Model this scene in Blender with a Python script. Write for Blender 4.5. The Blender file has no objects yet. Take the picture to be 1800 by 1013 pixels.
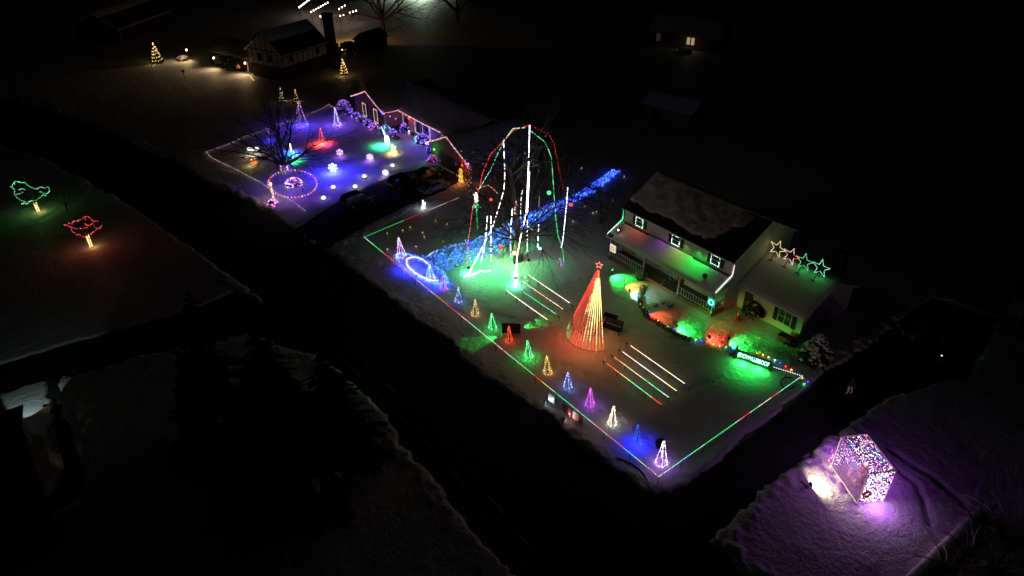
import bpy, bmesh, math, random
import numpy as np
from mathutils import Vector, Matrix

random.seed(7); np.random.seed(7)
SC = bpy.context.scene
COL = SC.collection
R = math.radians

# ------------------------------------------------------------------ camera, world, moon, exposure
F_PX, PITCH, YAW, CAM_H = 1239.0, R(33.0), R(37.7), 41.0
cam_data = bpy.data.cameras.new('camera'); cam_data.sensor_width = 36.0
cam_data.lens = 36.0 * F_PX / 1800.0
cam_data.clip_start = 0.5; cam_data.clip_end = 6000
cam = bpy.data.objects.new('camera', cam_data); COL.objects.link(cam)
cam.location = (0, 0, CAM_H); cam.rotation_euler = (R(90) - PITCH, 0, -YAW)
SC.camera = cam

world = bpy.data.worlds.new('World'); SC.world = world; world.use_nodes = True
nt = world.node_tree; nt.nodes.clear()
sky = nt.nodes.new('ShaderNodeTexSky'); sky.sky_type = 'NISHITA'; sky.sun_disc = False
sky.sun_elevation = R(25); sky.sun_rotation = R(200)
hs = nt.nodes.new('ShaderNodeHueSaturation'); hs.inputs['Saturation'].default_value = 0.25
wt = nt.nodes.new('ShaderNodeMix'); wt.data_type = 'RGBA'; wt.blend_type = 'MULTIPLY'
wt.inputs[0].default_value = 1.0; wt.inputs[7].default_value = (1.0, 0.95, 0.86, 1)
bg = nt.nodes.new('ShaderNodeBackground'); bg.inputs['Strength'].default_value = 0.0002
wo = nt.nodes.new('ShaderNodeOutputWorld')
nt.links.new(sky.outputs[0], hs.inputs['Color']); nt.links.new(hs.outputs[0], wt.inputs[6])
nt.links.new(wt.outputs[2], bg.inputs['Color']); nt.links.new(bg.outputs[0], wo.inputs[0])
ml = bpy.data.lights.new('moon', 'SUN'); ml.energy = 0.0007; ml.angle = R(0.5); ml.color = (0.9, 0.93, 1.0)
mo = bpy.data.objects.new('moon', ml); COL.objects.link(mo)
mo.rotation_euler = (R(65), 0, R(-20)); mo.location = (0, 0, 80)

SC.view_settings.view_transform = 'Standard'; SC.view_settings.look = 'None'
SC.view_settings.exposure = 0.0; SC.view_settings.gamma = 1.0
SC.view_settings.use_curve_mapping = False
SC.render.engine = 'CYCLES'
SC.cycles.use_denoising = True
SC.cycles.use_adaptive_sampling = False
SC.cycles.use_light_tree = True
SC.cycles.max_bounces = 4; SC.cycles.diffuse_bounces = 2; SC.cycles.glossy_bounces = 2
SC.cycles.sample_clamp_indirect = 2.0
SC.cycles.caustics_reflective = False; SC.cycles.caustics_refractive = False

# ------------------------------------------------------------------ survey: photo bearings -> ground coordinates (used to set out the plan)
HX, HY = math.sin(YAW), math.cos(YAW)
def ray(x, y):
    cx, cy = x - 900.0, 506.5 - y
    f = F_PX * math.cos(PITCH) + cy * math.sin(PITCH); u = cy * math.cos(PITCH) - F_PX * math.sin(PITCH)
    return (HX * f + HY * cx, HY * f - HX * cx, u, f)
def at(x, y, z=0.0):
    a, b, u, f = ray(x, y); t = (z - CAM_H) / u
    return Vector((a * t, b * t, z))
def onX(x, y, X):
    a, b, u, f = ray(x, y); t = X / a
    return Vector((X, b * t, CAM_H + u * t))
def onD(x, y, D):
    a, b, u, f = ray(x, y); t = D / f
    return Vector((a * t, b * t, CAM_H + u * t))
def dist(p): return p[0] * HX + p[1] * HY
def zof(y, p):
    a, b, u, f = ray(900, y); return CAM_H + dist(p) * u / f
def mpp(p, z=0):           # metres per photo pixel at a place
    a = dist(p) * math.cos(PITCH) + (CAM_H - z) * math.sin(PITCH)
    return a / F_PX

# ------------------------------------------------------------------ materials
MATS = {}
def _new(name):
    m = bpy.data.materials.new(name); m.use_nodes = True; MATS[name] = m
    n = m.node_tree.nodes; b = n['Principled BSDF']
    return m, m.node_tree, b
def mat(name, col, rough=0.7, metal=0.0, noise=0.0, nscale=6.0, bump=0.0, bscale=20.0, spec=0.3):
    if name in MATS: return MATS[name]
    m, t, b = _new(name)
    b.inputs['Base Color'].default_value = (*col, 1); b.inputs['Roughness'].default_value = rough
    b.inputs['Metallic'].default_value = metal; b.inputs['Specular IOR Level'].default_value = spec
    tc = t.nodes.new('ShaderNodeTexCoord')
    if noise > 0:
        nz = t.nodes.new('ShaderNodeTexNoise'); nz.inputs['Scale'].default_value = nscale; nz.inputs['Detail'].default_value = 6
        rp = t.nodes.new('ShaderNodeValToRGB')
        rp.color_ramp.elements[0].position = 0.3; rp.color_ramp.elements[1].position = 0.7
        rp.color_ramp.elements[0].color = (*[c * (1 - noise) for c in col], 1)
        rp.color_ramp.elements[1].color = (*[min(0.9, c * (1 + noise)) for c in col], 1)
        t.links.new(tc.outputs['Object'], nz.inputs['Vector']); t.links.new(nz.outputs[0], rp.inputs[0])
        t.links.new(rp.outputs[0], b.inputs['Base Color'])
    if bump > 0:
        n2 = t.nodes.new('ShaderNodeTexNoise'); n2.inputs['Scale'].default_value = bscale; n2.inputs['Detail'].default_value = 5
        bp = t.nodes.new('ShaderNodeBump'); bp.inputs['Strength'].default_value = bump; bp.inputs['Distance'].default_value = 0.05
        t.links.new(tc.outputs['Object'], n2.inputs['Vector']); t.links.new(n2.outputs[0], bp.inputs['Height'])
        t.links.new(bp.outputs[0], b.inputs['Normal'])
    return m
def em(name, col, s):
    if name in MATS: return MATS[name]
    m = bpy.data.materials.new(name); m.use_nodes = True; MATS[name] = m
    t = m.node_tree; t.nodes.clear()
    e = t.nodes.new('ShaderNodeEmission'); e.inputs[0].default_value = (*col, 1); e.inputs[1].default_value = s
    o = t.nodes.new('ShaderNodeOutputMaterial'); t.links.new(e.outputs[0], o.inputs[0])
    return m
HUES = {'white': (1, .92, .86), 'cool': (.72, .86, 1), 'warm': (1, .62, .26), 'gold': (1, .55, .08), 'red': (1, .045, .03),
        'orange': (1, .22, .05), 'green': (.05, 1, .22), 'lime': (.35, 1, .12), 'mint': (.35, 1, .68), 'cyan': (.1, .75, 1), 'blue': (.04, .06, 1),
        'azure': (.05, .28, 1), 'deep': (.02, .12, 1), 'violet': (.42, .12, 1), 'purple': (.55, .06, 1), 'pink': (1, .22, .42), 'lilac': (.66, .32, 1), 'yellow': (1, .85, .25)}
def E(h, s):               # emitting LED material: hue + strength
    return em('led_%s_%s' % (h, str(s).replace('.', '_')), HUES[h], s)

SNOW = mat('snow', (.80, .81, .82), .55, noise=.05, nscale=.8, bump=.5, bscale=2.2, spec=.2)
t = SNOW.node_tree
bp0 = [n for n in t.nodes if n.type == 'BUMP'][0]; bp0.inputs['Distance'].default_value = .22
nf = t.nodes.new('ShaderNodeTexNoise'); nf.inputs['Scale'].default_value = 6; nf.inputs['Detail'].default_value = 6
bf = t.nodes.new('ShaderNodeBump'); bf.inputs['Distance'].default_value = .10
nm = t.nodes.new('ShaderNodeTexNoise'); nm.inputs['Scale'].default_value = .35; nm.inputs['Detail'].default_value = 3
mr = t.nodes.new('ShaderNodeMapRange'); mr.inputs[1].default_value = .38; mr.inputs[2].default_value = .62; mr.inputs[3].default_value = .18; mr.inputs[4].default_value = .85
t.links.new(nm.outputs[0], mr.inputs[0]); t.links.new(mr.outputs[0], bf.inputs['Strength'])
tcs = [n for n in t.nodes if n.type == 'TEX_COORD'][0]
t.links.new(tcs.outputs['Object'], nf.inputs['Vector']); t.links.new(tcs.outputs['Object'], nm.inputs['Vector']); t.links.new(nf.outputs[0], bf.inputs['Height'])
t.links.new(bp0.outputs[0], bf.inputs['Normal']); t.links.new(bf.outputs[0], t.nodes['Principled BSDF'].inputs['Normal'])
ROOFSNOW = mat('roof_snow', (.78, .79, .80), .6, noise=.04, nscale=1.5, bump=.25, bscale=3)
ASPHALT = mat('asphalt', (.03, .03, .032), .85, noise=.45, nscale=.6, bump=.4, bscale=30)
BLACK = mat('black_metal', (.012, .012, .013), .5)
DARKWOOD = mat('dark_wood', (.03, .02, .015), .7, noise=.3, nscale=8)
BARK = mat('bark', (.12, .09, .07), .9, noise=.4, nscale=5, bump=.5, bscale=18)
TWIG = mat('twig', (.10, .08, .065), .9)
WIRE = mat('dark_wire', (.012, .016, .012), .6)
WHITE = mat('white_paint', (.75, .74, .71), .5, noise=.06, nscale=3)
SIDING = mat('cream_siding', (.62, .60, .54), .6, noise=.06, nscale=2)
SHUTTER = mat('black_shutter', (.012, .013, .014), .5)
GLASS = mat('dark_glass', (.02, .022, .025), .08, spec=.6)
BRICK = mat('brick_wall', (.24, .13, .10), .85, noise=.25, nscale=6)
PINEM = mat('spruce_needles', (.028, .04, .028), .9, noise=.4, nscale=3)
SHRUBM = mat('shrub_leaves', (.05, .07, .04), .9, noise=.4, nscale=4)
SHINGLE = mat('roof_shingles', (.06, .058, .058), .9, noise=.3, nscale=9)
DECK = mat('porch_boards', (.22, .18, .14), .8, noise=.25, nscale=4)
STUCCO = mat('stucco', (.55, .53, .50), .9, noise=.08, nscale=3)
STONE = mat('edging_stone', (.20, .18, .16), .9, noise=.3, nscale=5)
DRY = mat('dry_stems', (.16, .11, .07), .9, noise=.3, nscale=6)
RUBBER = mat('tyre_rubber', (.012, .012, .012), .8)
CHROME = mat('rim_metal', (.45, .45, .46), .35, metal=.8)
def paint(n, c): return mat('car_paint_' + n, c, .25, spec=.5)

# ------------------------------------------------------------------ mesh helper
def ortho(d):
    d = d.normalized(); a = Vector((0, 0, 1)) if abs(d.z) < .9 else Vector((1, 0, 0))
    u = d.cross(a).normalized(); return u, d.cross(u).normalized()
class MB:
    def __init__(s): s.v = []; s.f = []; s.mi = []; s.ms = []
    def m(s, material):
        if material not in s.ms: s.ms.append(material)
        return s.ms.index(material)
    def add(s, vs, fs, material):
        b = len(s.v); k = s.m(material)
        s.v.extend([tuple(v) for v in vs]); s.f.extend([tuple(i + b for i in f) for f in fs]); s.mi.extend([k] * len(fs))
        return s
    def box(s, x0, x1, y0, y1, z0, z1, material):
        return s.add([(x0, y0, z0), (x1, y0, z0), (x1, y1, z0), (x0, y1, z0), (x0, y0, z1), (x1, y0, z1), (x1, y1, z1), (x0, y1, z1)],
                     [(0, 3, 2, 1), (4, 5, 6, 7), (0, 1, 5, 4), (1, 2, 6, 5), (2, 3, 7, 6), (3, 0, 4, 7)], material)
    def obox(s, c, u, w, hu, hw, z0, z1, material):   # oriented box: centre c, horizontal axes u,w
        c = Vector((c[0], c[1], 0)); P = [c - u * hu - w * hw, c + u * hu - w * hw, c + u * hu + w * hw, c - u * hu + w * hw]
        vs = [(p.x, p.y, z0) for p in P] + [(p.x, p.y, z1) for p in P]
        return s.add(vs, [(0, 3, 2, 1), (4, 5, 6, 7), (0, 1, 5, 4), (1, 2, 6, 5), (2, 3, 7, 6), (3, 0, 4, 7)], material)
    def prism(s, poly, d, material):                # polygon (3d points) swept along vector d
        n = len(poly); A = [Vector(p) for p in poly]; B = [p + Vector(d) for p in A]
        fs = [tuple(range(n))[::-1], tuple(range(n, 2 * n))] + [(i, (i + 1) % n, n + (i + 1) % n, n + i) for i in range(n)]
        return s.add(A + B, fs, material)
    def tube(s, pts, r, material, n=5, r1=None, cap=True):
        pts = [Vector(p) for p in pts]; k = len(pts); r1 = r if r1 is None else r1
        vs = []; fs = []
        for i, p in enumerate(pts):
            d = (pts[min(i + 1, k - 1)] - pts[max(i - 1, 0)])
            if d.length < 1e-6: d = Vector((0, 0, 1))
            u, w = ortho(d); rr = r + (r1 - r) * i / max(1, k - 1)
            for j in range(n):
                a = 2 * math.pi * j / n; vs.append(p + u * (rr * math.cos(a)) + w * (rr * math.sin(a)))
        for i in range(k - 1):
            for j in range(n):
                fs.append((i * n + j, i * n + (j + 1) % n, (i + 1) * n + (j + 1) % n, (i + 1) * n + j))
        if cap: fs.append(tuple(range(n))[::-1]); fs.append(tuple((k - 1) * n + j for j in range(n)))
        return s.add(vs, fs, material)
    def octa(s, p, r, material):
        x, y, z = p
        return s.add([(x + r, y, z), (x - r, y, z), (x, y + r, z), (x, y - r, z), (x, y, z + r), (x, y, z - r)],
                     [(0, 2, 4), (2, 1, 4), (1, 3, 4), (3, 0, 4), (2, 0, 5), (1, 2, 5), (3, 1, 5), (0, 3, 5)], material)
    def lathe(s, prof, c, material, n=12):           # prof: (r, z)
        vs = []; fs = []; k = len(prof)
        for (r, z) in prof:
            for j in range(n):
                a = 2 * math.pi * j / n; vs.append((c[0] + r * math.cos(a), c[1] + r * math.sin(a), c[2] + z))
        for i in range(k - 1):
            for j in range(n): fs.append((i * n + j, i * n + (j + 1) % n, (i + 1) * n + (j + 1) % n, (i + 1) * n + j))
        fs.append(tuple(range(n))[::-1]); fs.append(tuple((k - 1) * n + j for j in range(n)))
        return s.add(vs, fs, material)
    def blob(s, c, rx, ry, rz, material, n=10, k=6, jit=0.0, rng=random):
        vs = []; fs = []
        for i in range(k + 1):
            th = math.pi * i / k
            for j in range(n):
                a = 2 * math.pi * j / n; q = 1 + rng.uniform(-jit, jit)
                vs.append((c[0] + rx * q * math.sin(th) * math.cos(a), c[1] + ry * q * math.sin(th) * math.sin(a), c[2] + rz * q * math.cos(th)))
        for i in range(k):
            for j in range(n): fs.append((i * n + j, (i + 1) * n + j, (i + 1) * n + (j + 1) % n, i * n + (j + 1) % n))
        return s.add(vs, fs, material)
    def build(s, name, parent=None, kind=None, smooth=False):
        o0 = wloc(parent) if parent else Vector((0, 0, 0))
        me = bpy.data.meshes.new(name)
        me.from_pydata([(a - o0.x, b - o0.y, c - o0.z) for a, b, c in s.v], [], s.f)
        for mm in s.ms: me.materials.append(mm)
        me.polygons.foreach_set('material_index', s.mi)
        if smooth: me.polygons.foreach_set('use_smooth', [True] * len(s.f))
        me.update()
        o = bpy.data.objects.new(name, me); COL.objects.link(o)
        if parent: o.parent = parent
        if kind: o['kind'] = kind
        return o
def wloc(o):
    v = Vector((0, 0, 0))
    while o is not None: v = v + Vector(o.location); o = o.parent
    return v
def tag(o, label, cat, group=None, kind=None):
    if label: o['label'] = label
    if cat: o['category'] = cat
    if group: o['group'] = group
    if kind: o['kind'] = kind
    return o
def thing(name, loc, label, cat, group=None, rz=0):
    o = bpy.data.objects.new(name, None); COL.objects.link(o); o.location = Vector(loc); o.rotation_euler.z = rz
    o.empty_display_size = .3
    return tag(o, label, cat, group)
def copy_tree(o, parent=None):
    c = o.copy(); COL.objects.link(c)
    if parent is not None: c.parent = parent
    for ch in list(o.children): copy_tree(ch, c)
    return c
def share(src, loc, parent):                         # another object on the same mesh
    c = src.copy(); COL.objects.link(c); c.parent = parent; c.location = loc; return c
def lamp(name, loc, col, watts, parent=None, rad=.08, kind='POINT', aim=None, angle=60, blend=.6, size=.3):
    l = bpy.data.lights.new(name, kind); col = (.02, 1, .09) if tuple(col) == HUES['green'] else col; l.color = col; l.energy = watts
    if kind == 'AREA': l.size = size
    else: l.shadow_soft_size = rad
    if kind == 'SPOT': l.spot_size = R(angle); l.spot_blend = blend
    o = bpy.data.objects.new(name, l); COL.objects.link(o)
    o.location = Vector(loc) - (wloc(parent) if parent else Vector((0, 0, 0)))
    if aim is not None: o.rotation_euler = (Vector(aim) - Vector(loc)).to_track_quat('-Z', 'Y').to_euler()
    if parent: o.parent = parent
    return o
def down(name, loc, col, watts, parent=None, rad=.08, ang=158, blend=.55):   # downward spot added to pool light on the ground, no shield built
    return lamp(name, loc, col, watts, parent, rad, 'SPOT', Vector(loc) - Vector((0, 0, 1)), ang, blend)
def resample(pts, step):
    pts = [Vector(p) for p in pts]; out = [pts[0].copy()]; acc = 0.0
    for a, b in zip(pts, pts[1:]):
        L = (b - a).length; s = step - acc
        while s <= L: out.append(a + (b - a) * (s / max(L, 1e-9))); s += step
        acc = (acc + L) % step if L > 0 else acc
    return out
def bulbs(pts, mats, r, parent, name='bulbs', jit=0.0):  # many tiny LEDs: one mesh, each a real little lamp
    mb = MB()
    for i, p in enumerate(pts):
        mm = mats(i, len(pts)) if callable(mats) else (random.choice(mats) if isinstance(mats, (list, tuple)) else mats)
        if mm is None: continue
        q = Vector(p) + Vector((random.uniform(-jit, jit), random.uniform(-jit, jit), random.uniform(-jit, jit) if jit else 0))
        if q.z < .5: q.z = max(q.z, GH(q) + .06)
        mb.octa(q, r, mm)
    return mb.build(name, parent, 'stuff')
def grad(stops):                                     # colour stops along a string: [(0,'red'),(.5,'green')...]
    def f(i, n, s=None):
        t = i / max(1, n - 1); c = stops[0][1]
        for a, h in stops:
            if t >= a: c = h
        return c
    return f

# ------------------------------------------------------------------ the ground: snow sheet with roads cut in
def PX(l): return [tuple(at(*p)[:2]) for p in l]
main_r = PX([(-420, 60), (0, 168), (79, 191), (145, 216), (227, 247), (318, 288), (386, 327), (480, 380), (571, 435), (817, 634), (1000, 766), (1120, 852), (1150, 868)])
main_l = PX([(897, 1008), (824, 910), (759, 822), (665, 720), (560, 618), (490, 552), (420, 490), (355, 440), (245, 371), (170, 326), (93, 284), (0, 254), (-420, 150)])
ROADS = {
    'main_road': main_r + [(29.3, -60), (18.0, -60)] + main_l,
    'side_street': PX([(470, 535), (412, 512), (334, 543), (165, 592), (0, 635), (-500, 790), (-500, 880), (0, 690), (96, 663), (329, 606), (430, 588), (560, 622)]),
    'ranch_driveway': PX([(520, 400), (545, 384), (600, 352), (690, 306), (768, 289), (815, 312), (790, 330), (750, 347), (640, 394), (575, 438), (560, 440)]),
    'gravel_driveway': PX([(1130, 872), (1152, 868), (1200, 846), (1321, 766), (1423, 683), (1455, 650), (1530, 600), (1640, 520), (1760, 560), (1700, 660), (1560, 700), (1522, 716), (1401, 810), (1294, 904), (1236, 962), (1200, 990)]),
    'house_driveway': PX([(80, 664), (97, 659), (108, 710), (128, 780), (146, 830), (132, 880), (90, 902), (0, 908), (0, 886), (70, 880), (105, 850), (112, 820), (98, 770), (84, 712)]),
}
class Noise2:
    def __init__(s, seed): s.t = np.random.RandomState(seed).rand(256, 256)
    def __call__(s, x, y):
        xi = np.floor(x).astype(int); yi = np.floor(y).astype(int); fx = x - xi; fy = y - yi
        fx = fx * fx * (3 - 2 * fx); fy = fy * fy * (3 - 2 * fy)
        g = lambda i, j: s.t[i % 256, j % 256]
        return (g(xi, yi) * (1 - fx) + g(xi + 1, yi) * fx) * (1 - fy) + (g(xi, yi + 1) * (1 - fx) + g(xi + 1, yi + 1) * fx) * fy - .5
N1, N2, N3 = Noise2(1), Noise2(2), Noise2(3)
def signed_dist(px, py, poly):                        # negative inside
    inside = np.zeros(px.shape, bool); d = np.full(px.shape, 1e9); n = len(poly)
    for i in range(n):
        x0, y0 = poly[i]; x1, y1 = poly[(i + 1) % n]
        ex, ey = x1 - x0, y1 - y0; L = ex * ex + ey * ey + 1e-9
        tt = np.clip(((px - x0) * ex + (py - y0) * ey) / L, 0, 1)
        d = np.minimum(d, np.hypot(px - x0 - tt * ex, py - y0 - tt * ey))
        c = ((y0 > py) != (y1 > py)) & (px < ex * (py - y0) / (y1 - y0 + 1e-12) + x0); inside ^= c
    return np.where(inside, -d, d)
def line_dist(px, py, pts):
    d = np.full(px.shape, 1e9)
    for (x0, y0), (x1, y1) in zip(pts, pts[1:]):
        ex, ey = x1 - x0, y1 - y0; L = ex * ex + ey * ey + 1e-9
        tt = np.clip(((px - x0) * ex + (py - y0) * ey) / L, 0, 1)
        d = np.minimum(d, np.hypot(px - x0 - tt * ex, py - y0 - tt * ey))
    return d
TRACKS = [PX([(1567, 790), (1600, 815), (1640, 838), (1695, 885)]), PX([(1575, 822), (1612, 852), (1622, 878), (1638, 930)]),
          PX([(1060, 517), (1085, 522), (1118, 538)]), PX([(1000, 500), (1028, 509), (1060, 517)]),
          PX([(5, 415), (45, 400), (75, 385), (107, 364)]), PX([(735, 285), (738, 293), (752, 300)]), PX([(860, 548), (900, 560)]),
          PX([(1195, 610), (1240, 600), (1290, 625)])]
PATHS = [tuple(PX([a, b])) for a, b in (((700, 452), (800, 520)), ((810, 525), (900, 605)), ((900, 600), (1030, 715)), ((1040, 712), (1160, 810)), ((1000, 500), (1085, 480)), ((1080, 600), (1250, 605)),
         ((960, 700), (1010, 740)), ((880, 470), (960, 520)), ((1170, 700), (1380, 660)), ((470, 330), (560, 300)), ((560, 300), (690, 270)), ((600, 230), (680, 250)), ((640, 320), (720, 262)), ((1430, 800), (1500, 900)), ((1500, 900), (1580, 850)), ((990, 640), (1090, 700)), ((930, 560), (1000, 610)), ((820, 400), (760, 380)))]
fine = .22
xs = np.concatenate([-np.geomspace(2600, 22, 26) , np.arange(-20, 76, fine), 76 + np.geomspace(.5, 3500, 42)])
ys = np.concatenate([-np.geomspace(2600, 8, 20), np.arange(4, 125, fine), 125 + np.geomspace(.6, 4000, 44)])
GX, GY = np.meshgrid(xs, ys, indexing='ij')
def snow_height(GX, GY):
    z = .10 * N1(GX * .2, GY * .2) + .05 * N2(GX * .9, GY * .9) + .035 * N3(GX * 2.3, GY * 2.3)
    sd = np.full(GX.shape, 1e9)
    for p in ROADS.values(): sd = np.minimum(sd, signed_dist(GX, GY, p))
    sd = sd + .9 * N1(GX * .22 + 7, GY * .22) + .5 * N2(GX * .8, GY * .8) + .35 * N3(GX * 2.1 + 9, GY * 2.1)
    bank = np.exp(-((sd - .85) / .6) ** 2) * (.10 + .3 * N1(GX * 1.3 + 40, GY * 1.3) + .34 * N3(GX * 2.9, GY * 2.9))
    z = z + np.maximum(bank, 0) * np.clip(.35 + 2.4 * N2(GX * .13 + 5, GY * .13), 0, 1.2)
    for tr in TRACKS:
        d = line_dist(GX, GY, tr); z -= .16 * np.exp(-(d / .22) ** 2) * (.6 + .8 * np.abs(N2(GX * 2.6, GY * 2.6)) * 2)
    rs = np.random.RandomState(11)                     # footprints wandering between the displays
    for (x0, y0), (x1, y1) in PATHS:
        L = math.hypot(x1 - x0, y1 - y0); n = int(L / .62); ux, uy = (x1 - x0) / L, (y1 - y0) / L; wob = rs.uniform(.3, 1.2)
        for i in range(n):
            o = wob * math.sin(i * .13) + (.16 if i % 2 else -.16); fx, fy = x0 + ux * i * .62 - uy * o, y0 + uy * i * .62 + ux * o
            a0, a1 = np.searchsorted(xs, [fx - .6, fx + .6]); c0_, c1_ = np.searchsorted(ys, [fy - .6, fy + .6])
            sl = (slice(a0, a1), slice(c0_, c1_)); z[sl] -= .22 * np.exp(-(((GX[sl] - fx) ** 2 + (GY[sl] - fy) ** 2) / .05))
    k = np.clip((sd + .1) / .35, 0, 1); k = k * k * (3 - 2 * k)
    return z * k + (1 - k) * (-.38)
GZ = snow_height(GX, GY)
def GH(p):                                            # snow height under a point
    i = min(len(xs) - 1, max(0, int(np.searchsorted(xs, p[0])))); j = min(len(ys) - 1, max(0, int(np.searchsorted(ys, p[1]))))
    return float(max(GZ[i, j], GZ[max(0, i - 1), j], GZ[i, max(0, j - 1)]))
nx, ny = GX.shape
vv = np.stack([GX.ravel(), GY.ravel(), GZ.ravel()], 1)
ii, jj = np.meshgrid(np.arange(nx - 1), np.arange(ny - 1), indexing='ij'); b0 = (ii * ny + jj).ravel()
ff = np.stack([b0, b0 + ny, b0 + ny + 1, b0 + 1], 1)
me = bpy.data.meshes.new('snow_ground'); me.vertices.add(len(vv)); me.vertices.foreach_set('co', vv.ravel())
me.loops.add(ff.size); me.loops.foreach_set('vertex_index', ff.ravel().astype(np.int32))
me.polygons.add(len(ff)); me.polygons.foreach_set('loop_start', np.arange(0, ff.size, 4, dtype=np.int32))
me.polygons.foreach_set('use_smooth', np.ones(len(ff), bool)); me.materials.append(SNOW); me.update(calc_edges=True)
og = bpy.data.objects.new('snow_ground', me); COL.objects.link(og); og['kind'] = 'structure'
for k, (n, poly) in enumerate(ROADS.items()):
    mb = MB(); mb.add([(x, y, -.16 + .006 * k) for x, y in poly], [tuple(range(len(poly)))], ASPHALT)
    mb.build(n, None, 'structure')

rgn = random.Random(21)
for off, n in ((1.1, 'snow_ridge'), (2.3, 'snow_ridge')):
    ln = [Vector((x, y, 0)) for x, y in main_l[:4]][::-1] if False else [Vector((x, y, 0)) for x, y in main_l[:5]]
    P_ = resample(ln, .45); mb = MB(); pts_ = []
    for i, q in enumerate(P_):
        d_ = (P_[min(i + 1, len(P_) - 1)] - P_[max(i - 1, 0)]).normalized(); s_ = Vector((d_.y, -d_.x, 0)); s_ = s_ if s_.x > 0 else -s_
        pts_.append(q + s_ * (off + rgn.uniform(-.09, .09)) + Vector((0, 0, -.13 + rgn.uniform(-.03, .03))))
    for a in range(0, len(pts_) - 8, 9): mb.tube(pts_[a:a + rgn.randint(4, 9)], .05, SNOW, n=5, r1=.02)
    mb.build(n, None, 'structure')
# ------------------------------------------------------------------ bare trees, conifers, shrubs
def grow(mb, p, d, L, r, lvl, rng, mx, droop, kids, mat_, curve=.25, tips=None, rmin=.014):
    n = 4 if lvl < 2 else 3; pts = [p]; dirs = [d]
    for i in range(n):
        d = (d + Vector((rng.uniform(-1, 1), rng.uniform(-1, 1), rng.uniform(-1, 1))) * curve * .6 + Vector((0, 0, droop if lvl > 0 else .05))).normalized()
        p = p + d * (L / n); pts.append(p); dirs.append(d)
    mb.tube(pts, r, mat_, n=6 if lvl == 0 else (4 if lvl == 1 else 3), r1=max(rmin, r * .5), cap=False)
    if lvl >= mx:
        if tips is not None: tips.append(p)
        return
    for c in range(kids[lvl]):
        tpos = rng.uniform(.35, 1.0) if c else 1.0
        i = min(n - 1, int(tpos * n)); q = pts[i].lerp(pts[i + 1], min(1, tpos * n - i)) if c else pts[-1]
        u, w = ortho(dirs[i + 1] if c else d); a = rng.uniform(0, 2 * math.pi)
        spread = rng.uniform(.45, .95) if c else rng.uniform(.1, .35)
        nd = (dirs[i + 1] + (u * math.cos(a) + w * math.sin(a)) * spread).normalized()
        grow(mb, q, nd, L * rng.uniform(.55, .8), max(rmin, r * .55), lvl + 1, rng, mx, droop, kids, mat_, curve, tips, rmin)
def bare_tree(name, loc, H, trunk_r, seed, label, limbs=7, levels=3, kids=(3, 4, 3, 3), droop=-.03, spread=.8, fork=.25, rmin=.014, limb_len=.5, group=None, lean=0.0, cat='tree', limb_r=.5):
    rng = random.Random(seed); root = thing(name, loc, label, cat, group); B = Vector(loc)
    tb = MB(); tops = H * fork
    tp = [B + Vector((0, 0, -.1)), B + Vector((0, 0, .15)), B + Vector((rng.uniform(-.1, .1), rng.uniform(-.1, .1), tops * .6)), B + Vector((lean, 0, tops))]
    tb.tube([tp[0], tp[1]], trunk_r * 1.5, BARK, n=10, r1=trunk_r * 1.15, cap=False); tb.tube(tp[1:], trunk_r * 1.15, BARK, n=10, r1=trunk_r * .85)
    tb.build('trunk', root, smooth=True)
    mb = MB(); tips = []
    for i in range(limbs):
        a = 2 * math.pi * (i + rng.uniform(-.25, .25)) / limbs
        el = rng.uniform(.55, 1.3) if i % 2 else rng.uniform(.25, .8)
        d = Vector((math.cos(a) * spread, math.sin(a) * spread, el)).normalized()
        grow(mb, tp[-1] - Vector((0, 0, rng.uniform(0, tops * .35))), d, H * limb_len * rng.uniform(.75, 1.05) * (1 if el > .6 else .85), trunk_r * limb_r, 0, rng, levels, droop, kids, TWIG, tips=tips, rmin=rmin)
    grow(mb, tp[-1], Vector((0, 0, 1)), H * (1 - fork) * .62, trunk_r * .75, 0, rng, levels, 0, kids, TWIG, tips=tips, rmin=rmin)
    mb.build('branches', root)
    return root, tips
def conifer(name, loc, H, rad, seed, label, group=None, snow=.0, dens=1.0):
    rng = random.Random(seed); root = thing(name, loc, label, 'tree', group); B = Vector(loc)
    MB().tube([B, B + Vector((0, 0, H * .97))], rad * .07, BARK, n=7, r1=.03).build('trunk', root)
    mb = MB(); whorls = int(H * 2.6 * dens)
    for w in range(whorls):
        t = (w + rng.random() * .5) / whorls; z = H * (.05 + .93 * t); L = rad * (1 - t) ** .85 * rng.uniform(.85, 1.1) + .12
        nb = max(5, int(15 * (1 - t) * dens) + 4)
        for b in range(nb):
            a = rng.uniform(0, 2 * math.pi); l = L * rng.uniform(.65, 1.12); o = Vector((math.cos(a), math.sin(a), 0)); sd = Vector((-o.y, o.x, 0))
            for s in range(3):
                f0, f1 = .15 + .28 * s, .15 + .28 * s + .36
                p0 = B + o * (l * f0) + Vector((0, 0, z - .28 * l * f0 ** 1.3 + rng.uniform(-.08, .08)))
                p1 = B + o * (l * f1) + Vector((0, 0, z - .28 * l * f1 ** 1.3 + rng.uniform(-.1, .04)))
                ww = (.16 + .22 * l * (1 - f0) * .6) * rng.uniform(.7, 1.2); tw = Vector((0, 0, rng.uniform(-.12, .12)))
                mm = ROOFSNOW if rng.random() < snow else PINEM
                mb.add([p0 - sd * ww + tw, p0 + sd * ww - tw, p1 + sd * ww * .55 - tw, p1 + o * .12, p1 - sd * ww * .55 + tw], [(0, 1, 2, 3, 4)], mm)
    mb.build('crown', root)
    return root
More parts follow.
